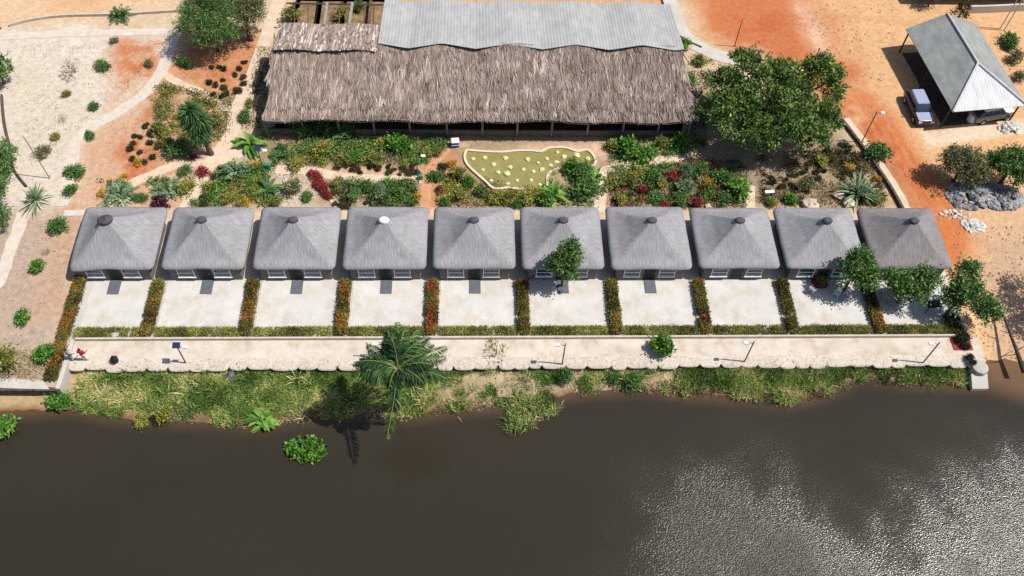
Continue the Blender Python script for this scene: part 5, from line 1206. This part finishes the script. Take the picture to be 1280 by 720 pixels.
# ------------------------------------------------------------------ plants: px, py, kind, size, label
plants = [
 (147, 14, 'featherg', 1.9, 'bushy palm like plant at the top wall, left of the tall tree'), (142, 50, 'grey', .8, 'small grey green shrub below the top wall'),
 (128, 80, 'green', 1.3, 'round leafy sapling on the pale sand with a dark shadow'), (92, 82, 'bare', 2.0, 'leafless branching shrub on the pale sand'),
 (82, 117, 'olive', .8, 'small yellowish shrub in a ring of sand below the leafless shrub'), (117, 132, 'green', 1.0, 'lone green shrub left of the winding path'),
 (77, 145, 'bare', .9, 'tiny leafless shrub with a ring of pale sand'), (112, 168, 'green', .9, 'green shrub at the bend of the winding path'),
 (68, 171, 'lime', .8, 'yellow green shrub near the tall bare pole'), (54, 188, 'grey', 1.2, 'grey leaved sapling crossed by the tall bare pole'),
 (92, 212, 'green', 1.3, 'dark green shrub on the winding path, upper of two'), (87, 238, 'green', 1.0, 'dark green shrub on the winding path, lower of two'),
 (42, 244, 'spiky', 2.2, 'big grey green spiky shrub at the left edge near the curved wall'), (70, 281, 'green', 1.4, 'leafy shrub left of the first chalet roof'),
 (58, 312, 'bare', .9, 'dead twiggy shrub between two leafy shrubs left of the first chalet'), (46, 332, 'bright', 1.2, 'light green shrub with a brown shadow left of the first terrace'),
 (24, 395, 'bright', 1.2, 'light green shrub on brown soil by the left edge, left of the first terrace'), (57, 439, 'bright', 1.5, 'dense round bush beside the long boundary hedge'),
 (5, 452, 'olive', 2.4, 'large grassy bush at the left edge above the landing'),
 (231, 78, 'green', 1.3, 'round green bush in the shade below the tall feathery tree'), (186, 78, 'grey', .9, 'sparse grey shrub on orange soil left of the grey path'),
 (200, 160, 'olive', 1.4, 'olive clump left of the shaggy palm like tree'), (205, 166, 'lime', 1.0, 'yellow green clump left of the shaggy palm like tree'),
 (172, 203, 'yellow', .7, 'yellow shrub above the pale side path'), (155, 219, 'yellow', .6, 'small yellow brown shrub at the end of the side path'), (127, 242, 'yellow', .7, 'yellow shrub just above the left end of the chalet row'),
 (147, 237, 'feather', 2.0, 'big blue green feathery shrub above the first chalet'), (207, 232, 'feather', 2.2, 'big blue green feathery shrub between first and second chalet roofs'),
 (233, 233, 'lime', 1.4, 'yellow green shrub right behind the second chalet'), (255, 214, 'red', 1.1, 'dark red shrub beside the path bend'), (240, 196, 'red', .6, 'tiny red plant in the shade of the shaggy tree'),
 (174, 245, 'green', 1.0, 'small green shrub between the two big feathery shrubs'), (198, 252, 'purple', 1.6, 'low purple shrub behind the first chalet'),
 (222, 186, 'green', 1.7, 'dark round shrub in the shadow of the shaggy tree'), (229, 212, 'green', 1.0, 'small dark shrub below the round shadow of the shaggy tree'),
 (291, 210, 'feather', 2.2, 'big blue green feathery shrub above the gap of second and third chalets'), (311, 175, 'star', 2.2, 'bright star shaped broad leaved plant at the left corner of the hall'),
 (333, 232, 'starg', 2.3, 'large star shaped plant behind the third chalet'), (290, 246, 'lime', 1.0, 'yellow green shrub close behind the second chalet, right side'), (307, 250, 'yellow', .8, 'yellow shrub close behind the third chalet, left side'),
 (351, 188, 'featherg', 1.9, 'bright feathery plant right of the solar lamp post'), (372, 202, 'lime', 1.4, 'yellow green shrub above the pale gravel patch'), (320, 205, 'yellow', .8, 'yellow shrub at the foot of the solar lamp post'),
 (365, 235, 'grey', 1.5, 'grey shrub on the pale gravel behind the third chalet'), (384, 244, 'green', 1.0, 'green shrub between the gravel and the red row'), (345, 250, 'olive', 1.2, 'olive shrub close behind the third chalet'),
 (380, 184, 'starg', 1.2, 'strap leaved plant before the left part of the hall wall'), (400, 186, 'lime', 1.4, 'yellow green shrub in the upper bed, left of the middle'), (425, 176, 'starg', 1.2, 'strap leaved plant at the wall of the hall, left half'),
 (447, 193, 'bright', 1.3, 'bright shrub in the middle of the upper bed'), (432, 197, 'olive', 1.3, 'olive shrub left of the bright one in the upper bed'), (467, 198, 'olive', 1.4, 'olive shrub right of the bright one in the upper bed'),
 (478, 178, 'lime', 1.1, 'yellow green shrub against the hall wall'), (502, 180, 'bright', 1.7, 'tall bright bush against the hall wall left of the thin lamp post'), (535, 189, 'lime', 1.3, 'yellow green shrub right of the thin lamp post'), (548, 190, 'olive', 1.0, 'olive shrub left of the blue cool box'),
 (420, 228, 'olive', 1.0, 'dark olive shrub at the fork of the garden path'), (440, 242, 'green', 1.2, 'green shrub behind the gap of third and fourth chalets'), (458, 232, 'green', 1.4, 'green shrub in the lower bed above the fourth chalet'), (475, 238, 'bluebush', 1.3, 'blue green shrub in the lower bed above the fourth chalet'),
 (483, 225, 'star', 1.1, 'light star shaped plant in the lower bed'), (496, 243, 'bright', 1.1, 'bright upright plant behind the right half of the fourth chalet'), (520, 245, 'yellow', .9, 'yellow orange shrub left of the orange path'),
 (545, 222, 'green', 1.1, 'green shrub right of the orange path'), (553, 240, 'red', .8, 'red shrub right of the orange path near the fifth chalet'), (565, 205, 'yellow', .8, 'yellow shrub at the left tip of the pond'), (574, 216, 'olive', 1.2, 'olive shrub along the lower left of the pond'),
 (588, 228, 'bright', 1.2, 'bright shrub along the lower left of the pond'), (600, 238, 'green', 1.2, 'green shrub below the left half of the pond'), (577, 246, 'lime', 1.0, 'yellow green shrub behind the left half of the fifth chalet'), (556, 252, 'green', .9, 'small green shrub behind the left corner of the fifth chalet'),
 (618, 248, 'lime', 1.3, 'yellow green shrub below the pond, behind the fifth chalet'), (633, 248, 'olive', 1.2, 'olive shrub below the middle of the pond'), (645, 253, 'green', 1.1, 'dark shrub behind the right corner of the fifth chalet'), (660, 249, 'lime', 1.2, 'yellow green shrub behind the left corner of the sixth chalet'),
 (692, 238, 'star', 2.2, 'bright broad leaved clump at the lower right of the pond'), (680, 246, 'bright', 1.4, 'bright bush behind the sixth chalet, left'), (733, 236, 'green', 2.4, 'tall dark green bush at the right end of the pond, lower one'), (725, 215, 'green', 2.0, 'dark green bush at the right end of the pond, upper one'), (712, 209, 'bright', 1.4, 'bright bush on the pond island edge'), (744, 218, 'star', 1.6, 'light star shaped plant right of the pond'),
 (764, 180, 'lime', 1.3, 'yellow green shrub at the hall wall right of the pond'), (783, 188, 'bright', 1.9, 'large bright bush in front of the hall, left of a pair'), (804, 190, 'bright', 1.9, 'large bright bush in front of the hall, right of a pair'), (829, 178, 'olive', 1.4, 'olive shrub before the right end of the hall'), (853, 178, 'bright', 1.5, 'bright bush at the right corner of the hall'),
 (770, 228, 'olive', 1.6, 'olive bush at the left of the right hand bed'), (787, 222, 'olive', 1.4, 'olive bush second from the left in the right hand bed'), (804, 215, 'lime', 1.2, 'yellow green bush below the white side path'), (818, 218, 'green', 1.3, 'dark green bush in the middle of the right hand bed'), (828, 230, 'lime', 1.0, 'yellow green bush in the middle of the right hand bed'),
 (802, 236, 'red', .9, 'reddish shrub behind the seventh chalet'), (843, 218, 'red', 1.1, 'dark red shrub between green bushes in the right hand bed'), (862, 214, 'bluebush', 1.5, 'blue green bush right of the dark red shrub'), (875, 208, 'green', 1.5, 'dark green bush near the mango shade'), (858, 234, 'bluebush', 1.6, 'large blue green bush behind the eighth chalet'), (886, 226, 'yellow', .7, 'yellow shrub near the mango shade'),
 (776, 249, 'lime', 1.0, 'yellow green shrub behind the left corner of the seventh chalet'), (822, 247, 'green', 1.1, 'green shrub behind the right half of the seventh chalet'), (848, 250, 'green', 1.1, 'green shrub behind the gap of seventh and eighth chalets'), (832, 255, 'red', .9, 'rusty red shrub behind the seventh chalet, right corner'), (868, 253, 'red', 1.0, 'rusty red shrub behind the eighth chalet'),
 (921, 236, 'bright', 1.8, 'bright bush left of the short path behind the eighth chalet'), (905, 220, 'green', 1.6, 'dark bush in the mango shade beside the lamp post'), (908, 245, 'green', 1.1, 'small green bush behind the right half of the eighth chalet'), (963, 253, 'lime', 1.1, 'yellow green shrub behind the ninth chalet, left corner'), (991, 250, 'bright', 1.1, 'green shrub behind the ninth chalet'),
 (1075, 235, 'spiky', 2.8, 'huge blue green spiky plant behind the last two chalets'), (1083, 243, 'bluebush', 1.8, 'blue green bush beneath the huge spiky plant'), (1099, 250, 'lime', 1.0, 'yellow green shrub right of the huge spiky plant'), (1097, 188, 'green', 1.9, 'dense green bush growing on the kerb of the orange road'), (1030, 203, 'lime', 1.3, 'yellow green shrub below the right side of the mango tree'), (1064, 207, 'yellow', .8, 'small yellow shrub above the huge spiky plant'), (1008, 232, 'grey', 1.5, 'grey green shrub between mango tree and ninth chalet'), (1094, 222, 'yellow', .7, 'yellow shrub at the kerb above the last chalet'),
 (853, 53, 'bright', 1.4, 'bright shrub at the right rear corner of the hall'), (862, 100, 'green', 1.2, 'green shrub along the right side of the hall'), (875, 76, 'olive', 1.3, 'olive shrub between hall and mango tree'), (1263, 50, 'green', 1.8, 'green shrub beside the carport at the right edge'), (1272, 70, 'grey', 1.6, 'pale prickly shrub right of the carport roof'), (1275, 95, 'grey', 1.2, 'lower pale shrub right of the carport roof'),
 (312, 128, 'olive', 1.0, 'upper olive shrub between the path and the hall side'), (306, 145, 'green', 1.1, 'lower green shrub between the path and the hall side'), (270, 150, 'olive', 1.6, 'olive bush right of the shaggy palm like tree'),
]
for a in plants: plant(*a)
for k in range(6):
    plant(392+k*3.4, 217+k*5, 'red', .85, 'red leaved plant in the short diagonal row beside the garden path', 'red row by the garden path')
# seedlings
def scatter(n, poly, seed, label, group, kind='dark', smin=.35, smax=.6):
    r = random.Random(seed); P = poly; xs_ = [p[0] for p in P]; ys_ = [p[1] for p in P]; c = 0; done = []
    while c < n:
        x, y = r.uniform(min(xs_), max(xs_)), r.uniform(min(ys_), max(ys_))
        if not inside(np.array([x]), np.array([y]), P)[0] or any(abs(x-a)+abs(y-b) < 7 for a, b in done): continue
        done.append((x, y)); plant(x, y, kind, r.uniform(smin, smax), label, group); c += 1
scatter(16, [(250, 85), (315, 70), (300, 130), (262, 118)], 1, 'small dark seedling on the orange soil left of the hall', 'seedlings left of the hall')
scatter(13, [(120, 190), (185, 150), (220, 180), (190, 215), (130, 240)], 2, 'small dark seedling on orange soil above the first chalet', 'seedlings above the first chalet')
scatter(10, [(280, 215), (262, 255), (245, 258), (275, 205)], 3, 'small dark seedling along the path behind the second chalet', 'seedlings behind the second chalet')
scatter(18, [(415, 205), (520, 205), (530, 218), (430, 218)], 4, 'small dark seedling in the upper bed before the hall', 'seedlings before the hall')
scatter(16, [(400, 240), (520, 240), (520, 258), (420, 258)], 5, 'small dark seedling behind the fourth chalet', 'seedlings behind the fourth chalet')
scatter(26, [(1000, 195), (1060, 175), (1080, 215), (1010, 225)], 6, 'small dark seedling right below the mango tree', 'seedlings below the mango tree')
scatter(24, [(780, 215), (900, 205), (920, 255), (780, 255)], 7, 'small dark seedling in the bed behind seventh and eighth chalets', 'seedlings in the right hand bed')
scatter(10, [(545, 205), (570, 205), (600, 255), (545, 255)], 8, 'small dark seedling left of the pond', 'seedlings left of the pond')
scatter(14, [(960, 215), (1010, 215), (1010, 240), (970, 240)], 9, 'small dark seedling above the ninth chalet', 'seedlings above the ninth chalet')
# bank and water plants
plant(205, 518, 'lime', 1.5, 'yellow green water plant at the bank below the second terrace', z=-1.15); plant(176, 527, 'lime', .9, 'small yellow green water plant standing off the bank', z=-1.18)
plant(327, 519, 'star', 1.7, 'large arum like plant with broad yellow green leaves at the waterline', z=-1.1); plant(331, 529, 'star', 1.2, 'lower broad leaved plant reaching over the water', z=-1.18)
plant(78, 500, 'bright', 1.5, 'bright green plant at the water below the left coping wall', z=-1.1); plant(3, 530, 'bright', 2.0, 'bright leafy plant in the water at the left edge', z=-1.2)
plant(705, 470, 'green', 1.3, 'dark green bush on the bare bank below the sixth terrace', z=-.85); plant(830, 430, 'bright', 1.5, 'small bright tree like bush growing at the edge of the promenade', z=.06, hs=1.2)
plant(622, 444, 'barel', 2.2, 'sparse nearly leafless bush at the river wall below the fifth terrace', z=-.6); plant(768, 472, 'green', 1.1, 'green bush on the bare bank below the seventh terrace', z=-.9); plant(792, 476, 'green', 1.1, 'second green bush on the bank below the seventh terrace', z=-.95)
p = G(383, 562, -1.1); V, Fq, U, C = crown_arrays(88, [(0, 0, .1, 1.55, 1.05, .35), (.7, -.2, .1, .9, .7, .3)], 170, 12, .16, .26, .2, -.6, .6, 0)
o = np_obj('water_hyacinth', V, Fq, U, L_bright); o.location = (p.x, p.y, WZ+.03); tag(o, 'round floating raft of bright green water hyacinth', 'water plant')
mb = MB(); mb.idx([(-.35, -.3, 0), (.4, -.25, .05), (.3, .3, .28), (-.3, .25, .22), (-.1, 0, .3)], [(0, 1, 4), (1, 2, 4), (2, 3, 4), (3, 0, 4), (3, 2, 1, 0)])
o = mb.build('tarpaulin', M_tarp); p = G(289, 471, -.8); o.location = (p.x, p.y, -.75); o.scale = (.8, 1.2, 1.2); tag(o, 'small crumpled blue grey tarpaulin on the grassy bank', 'tarpaulin')
# (low mixed growth filling the beds follows with the grasses)
# fallen dead tree on the right
a, b = G(1281, 464, .2), G(1250, 378, .3); root = empty('fallen_branch', (a.x, a.y, 0), 0, 'dead forked branch lying on the sandy road at the right edge', 'branch')
d = b-a; mb = MB(); mb.tube([(0, 0, .1), tuple(d*.35+Vector((0, 0, .1))), tuple(d)], [.22, .14, .06], 8); mb.build('stem', M_barkd, root, True)
for t, dx, dy in ((.25, -1.2, -.2), (.3, 1.0, .5), (.55, -.8, .3), (.95, -.6, .1)):
    q = d*t; mb = MB(); mb.tube([(q.x, q.y, q.z+.05), (q.x+dx, q.y+dy, .15)], [.06, .02], 6); mb.build('twig', M_barkd, root)

# ------------------------------------------------------------------ grass
def blades(name, n, sampler, leaf, hmin, hmax, wd, label, seed, tone_fn=None, per=7, spread=.14):
    r = np.random.default_rng(seed); X, Y, Hs = sampler(r, n); Z = terrain_z(X, Y)
    X = np.repeat(X, per)+r.normal(0, spread, len(X)*per); Y = np.repeat(Y, per)+r.normal(0, spread, len(Y)*per); Z = np.maximum(np.repeat(Z, per), WZ-.05); Hs = np.repeat(Hs, per)
    k = len(X); P = np.stack([X, Y, Z-.02], 1); D = r.normal(size=(k, 3))*.55; D[:, 2] = 1
    Ln = (hmin+(hmax-hmin)*r.random(k))*Hs; V, Fq = leaf_quads(P, D, Ln, wd*(.7+.6*r.random(k)), .25)
    tone = np.clip(.42+(fbm(X*.5+7, Y*.5+7, seed)-.5)*1.7+(fbm(X*2+7, Y*2+7, seed+2)-.5)*.8+r.normal(0, .13, k), .01, .99)
    o = np_obj(name, V, Fq, np.stack([tone, tone], 1), leaf); tag(o, label, 'grass', kind='stuff')
def bank_sampler(x0, x1, cover, thr, hbase=1.0):
    def f(r, n):
        X = r.uniform(x0, x1, n*6); sh = shore(X); Y = sh-.1+r.random(n*6)*(YW-.35-sh+.1)
        keep = (fbm(X*.45, Y*.6, cover) > thr) & ((Y-sh > .7) | (fbm(X*.9, X*0+1, cover+4) > .5))
        X, Y = X[keep][:n], Y[keep][:n]; return X, Y, hbase*(.6+.8*fbm(X*.7, Y*.7, cover+9))
    return f
xa = G(545, 480, -.8).x; xb = G(850, 480, -.8).x; xc = G(1075, 480, -.8).x
blades('bank_grass', 6800, bank_sampler(-1.2, xa, 60, .29), L_grass, .25, .6, .06, 'rough green grass on the left part of the river bank', 1)
blades('bank_grass', 1300, bank_sampler(xa, xb, 61, .46), L_grass, .25, .55, .06, 'patchy grass on the middle of the river bank', 2)
blades('reeds', 2600, bank_sampler(xb, xc, 62, .30, 1.15), L_reed, .35, .95, .055, 'tall green reeds on the bank right of the middle', 3)
blades('bank_grass', 1300, bank_sampler(xc, XR-2, 63, .34), L_reed, .35, .8, .06, 'green weeds on the bank at the right end', 4)
def px_sampler(poly, z, seed_, thr, h=1.0):
    P = [(p.x, p.y) for p in GP(poly, z)]
    def f(r, n):
        X = r.uniform(min(p[0] for p in P), max(p[0] for p in P), n*6); Y = r.uniform(min(p[1] for p in P), max(p[1] for p in P), n*6)
        keep = inside(X, Y, P) & (fbm(X*.6, Y*.6, seed_) > thr); X, Y = X[keep][:n], Y[keep][:n]; return X, Y, np.full(len(X), h)
    return f
blades('dry_reeds', 230, px_sampler([(630, 500), (690, 488), (700, 510), (660, 535), (635, 540)], -1.0, 64, .3, 1.2), L_reed, .4, .95, .06, 'clump of dry olive reeds standing in the water below the sixth terrace', 5)
blades('wall_weeds', 900, lambda r, n: (lambda X: (X, np.full(len(X), YW-.55)+r.normal(0, .12, len(X)), .6+.8*fbm(X*.6, X*0+3, 65)))(r.uniform(-1.5, 70, n)), L_grass, .2, .5, .06, 'weeds along the foot of the scalloped wall', 6)
for k, (poly, n, thr, lf, lb) in enumerate([
    ([(345, 175), (560, 172), (520, 205), (345, 205)], 1330, 0.41, L_dry, 'dry ground cover in the upper bed before the hall'),
    ([(400, 228), (525, 232), (525, 260), (430, 260)], 798, 0.43, L_grey, 'olive ground cover in the bed behind the fourth chalet'),
    ([(760, 210), (935, 200), (930, 260), (765, 260)], 1330, 0.41, L_grey, 'mixed ground cover in the right hand bed'),
    ([(950, 195), (1080, 180), (1110, 258), (940, 258)], 1140, 0.45, L_dry, 'dry ground cover between mango tree and last chalets'),
    ([(195, 105), (290, 120), (285, 180), (190, 190)], 798, 0.43, L_grey, 'olive ground cover around the shaggy tree'),
    ([(560, 215), (680, 238), (690, 258), (550, 258)], 798, 0.41, L_grey, 'low plants below the pond'),
    ([(322, 60), (345, 60), (325, 160), (305, 160)], 380, 0.37, L_grey, 'weeds along the left side of the hall'),
    ([(0, 440), (70, 440), (60, 475), (0, 475)], 304, 0.39, L_dry, 'dry grass above the landing at left'),
    ([(850, 60), (900, 80), (880, 190), (862, 180)], 494, 0.39, L_grey, 'weeds along the right side of the hall')]):
    blades('ground_cover', n, px_sampler(poly, 0, 90+k, thr), lf, .12, .4, .08, lb, 20+k, per=6, spread=.22)

def leafy(n, poly, thr, lf, lb, seed, hmax=.5):
    r = np.random.default_rng(seed); X, Y, _ = px_sampler(poly, 0, seed, thr)(r, n); per = 26
    hh = hmax*(.4+.9*fbm(X*1.1, Y*1.1, seed+1)); k = len(X)
    P = np.stack([np.repeat(X, per), np.repeat(Y, per), np.zeros(k*per)], 1)+r.normal(0, .2, (k*per, 3))*np.array([1, 1, 0]); P[:, 2] = np.repeat(hh, per)*r.random(k*per)
    D = r.normal(size=(k*per, 3)); D[:, 2] += .3; V, Fq = leaf_quads(P, D, .14+.14*r.random(k*per), .07+.06*r.random(k*per))
    tone = np.clip(np.repeat(r.normal(.45, .22, k), per)+r.normal(0, .1, k*per), .01, .99)
    o = np_obj('ground_cover', V, Fq, np.stack([tone, tone], 1), lf); tag(o, lb, 'ground cover', kind='stuff')
leafy(210, [(330, 176), (560, 172), (555, 192), (340, 200)], .45, L_green, 'leafy green low growth along the front wall of the hall', 201, .6)
leafy(170, [(345, 185), (520, 185), (520, 206), (345, 206)], .5, L_olive, 'olive low growth in the upper bed before the hall', 202)
leafy(150, [(420, 226), (522, 228), (520, 258), (445, 258)], .42, L_green, 'leafy low growth in the bed behind the fourth chalet', 203)
leafy(150, [(255, 225), (330, 210), (345, 258), (262, 258)], .48, L_olive, 'olive low growth behind second and third chalets', 204)
leafy(260, [(560, 212), (600, 240), (680, 240), (690, 258), (548, 258)], .42, L_lime, 'yellow green low growth below the pond', 205)
leafy(170, [(762, 208), (930, 200), (930, 258), (765, 258)], .42, L_green, 'leafy low growth in the right hand bed', 206)
leafy(80, [(762, 208), (900, 200), (930, 258), (765, 258)], .5, L_red, 'reddish low growth in the right hand bed', 207, .35)
leafy(200, [(950, 195), (1085, 185), (1110, 258), (950, 258)], .5, L_dark, 'dark low growth between the mango tree and the last chalets', 208, .4)
leafy(140, [(755, 176), (865, 172), (868, 192), (762, 200)], .4, L_green, 'leafy low growth at the right end of the hall front', 209, .6)
leafy(110, [(195, 108), (285, 125), (280, 175), (195, 185)], .5, L_olive, 'olive low growth around the shaggy tree', 210, .4)
leafy(70, [(120, 225), (250, 225), (250, 258), (120, 258)], .5, L_green, 'green low growth behind the first two chalets', 211, .45)

blades('shore_straw', 700, lambda r, n: (lambda X: (X, shore(X)+r.uniform(-.25, .55, len(X)), .5+.8*fbm(X*.5, X*0+9, 66)))((lambda X: X[fbm(X*.55, X*0+4, 67) > .46])(r.uniform(-1.5, 70, n*2))), L_dry, .2, .6, .06, 'straw and dead stems along the waterline', 41)
blades('yard_tufts', 420, px_sampler([(10, 55), (215, 52), (120, 160), (60, 262), (30, 262)], 0, 68, .42), L_dry, .06, .2, .05, 'sparse dry tufts over the sandy yard at left', 42, per=5)
blades('yard_tufts', 360, px_sampler([(0, 275), (95, 275), (60, 470), (0, 470)], 0, 69, .45), L_dry, .06, .18, .05, 'sparse dry tufts on the ground left of the terraces', 43, per=5)
blades('yard_tufts', 300, px_sampler([(120, 110), (330, 60), (250, 255), (110, 255)], 0, 70, .45), L_olive, .06, .22, .05, 'sparse olive tufts on the orange soil left of the hall', 44, per=5)
def gravel(n, poly, seed, smin, smax, m, label, z=0.0):
    r = np.random.default_rng(seed); X, Y, _ = px_sampler(poly, z, seed, .42)(r, n); Z = terrain_z(X, Y); k = len(X)
    base = np.array([[0, 0, .8], [1, 0, 0], [.2, 1, .1], [-1, .1, 0], [-.1, -1, .1]]); s_ = r.uniform(smin, smax, k)*r.uniform(.5, 1, k)
    V = (base[None]*(1+r.uniform(-.3, .3, (k, 5, 3))))*s_[:, None, None]+np.stack([X, Y, Z], 1)[:, None]; mb = MB(); mb.v = [tuple(v) for v in V.reshape(-1, 3)]
    for i in range(k):
        for a, b in ((1, 2), (2, 3), (3, 4), (4, 1)): mb.f.append([i*5, i*5+a, i*5+b]); mb.mi.append(0); mb.uv += [(0, 0)]*3
    tag(mb.build('gravel', m), label, 'gravel', kind='stuff')
M_peb = mat('pebble', S(150, 128, 104, K), S(222, 200, 172, K), 1.5, .95)
gravel(500, [(960, 5), (1130, 5), (1100, 130), (1180, 300), (1150, 260), (1060, 120)], 301, .05, .16, M_peb, 'loose stones strewn over the orange road')
gravel(420, [(1190, 290), (1300, 280), (1290, 445), (1215, 445)], 302, .05, .17, M_peb, 'loose stones on the sandy track at the right edge')
gravel(500, [(560, 462), (850, 466), (790, 486), (640, 500), (560, 510)], 303, .05, .18, M_peb, 'stones and debris on the bare middle of the river bank', -.9)
gravel(260, [(330, 205), (390, 210), (395, 262), (335, 262)], 304, .05, .14, M_rock, 'pale gravel in the bed behind the third chalet')
gravel(300, [(10, 55), (215, 52), (120, 160), (60, 262), (30, 262)], 305, .04, .1, M_peb, 'small stones on the sandy yard at left')

blades('bank_tufts', 170, bank_sampler(-1.2, XR-2, 71, .42, 1.3), L_reed, .6, 1.3, .05, 'taller grass tufts scattered along the river bank', 51, per=22, spread=.16)

leafy(170, [(255, 222), (335, 205), (345, 258), (258, 258)], .46, L_bright, 'bright low growth behind second and third chalets', 212, .5)
leafy(130, [(400, 178), (560, 176), (550, 206), (400, 206)], .5, L_bright, 'bright low growth in the upper bed before the hall', 213, .5)
leafy(110, [(765, 208), (930, 202), (928, 258), (765, 258)], .5, L_bright, 'bright low growth in the right hand bed', 214, .45)
leafy(90, [(690, 205), (745, 200), (745, 258), (680, 258)], .4, L_bright, 'bright low growth at the right of the pond', 215, .5)
leafy(80, [(322, 158), (440, 158), (440, 172), (330, 176)], .4, L_green, 'green growth climbing at the left bays of the hall', 216, .9)
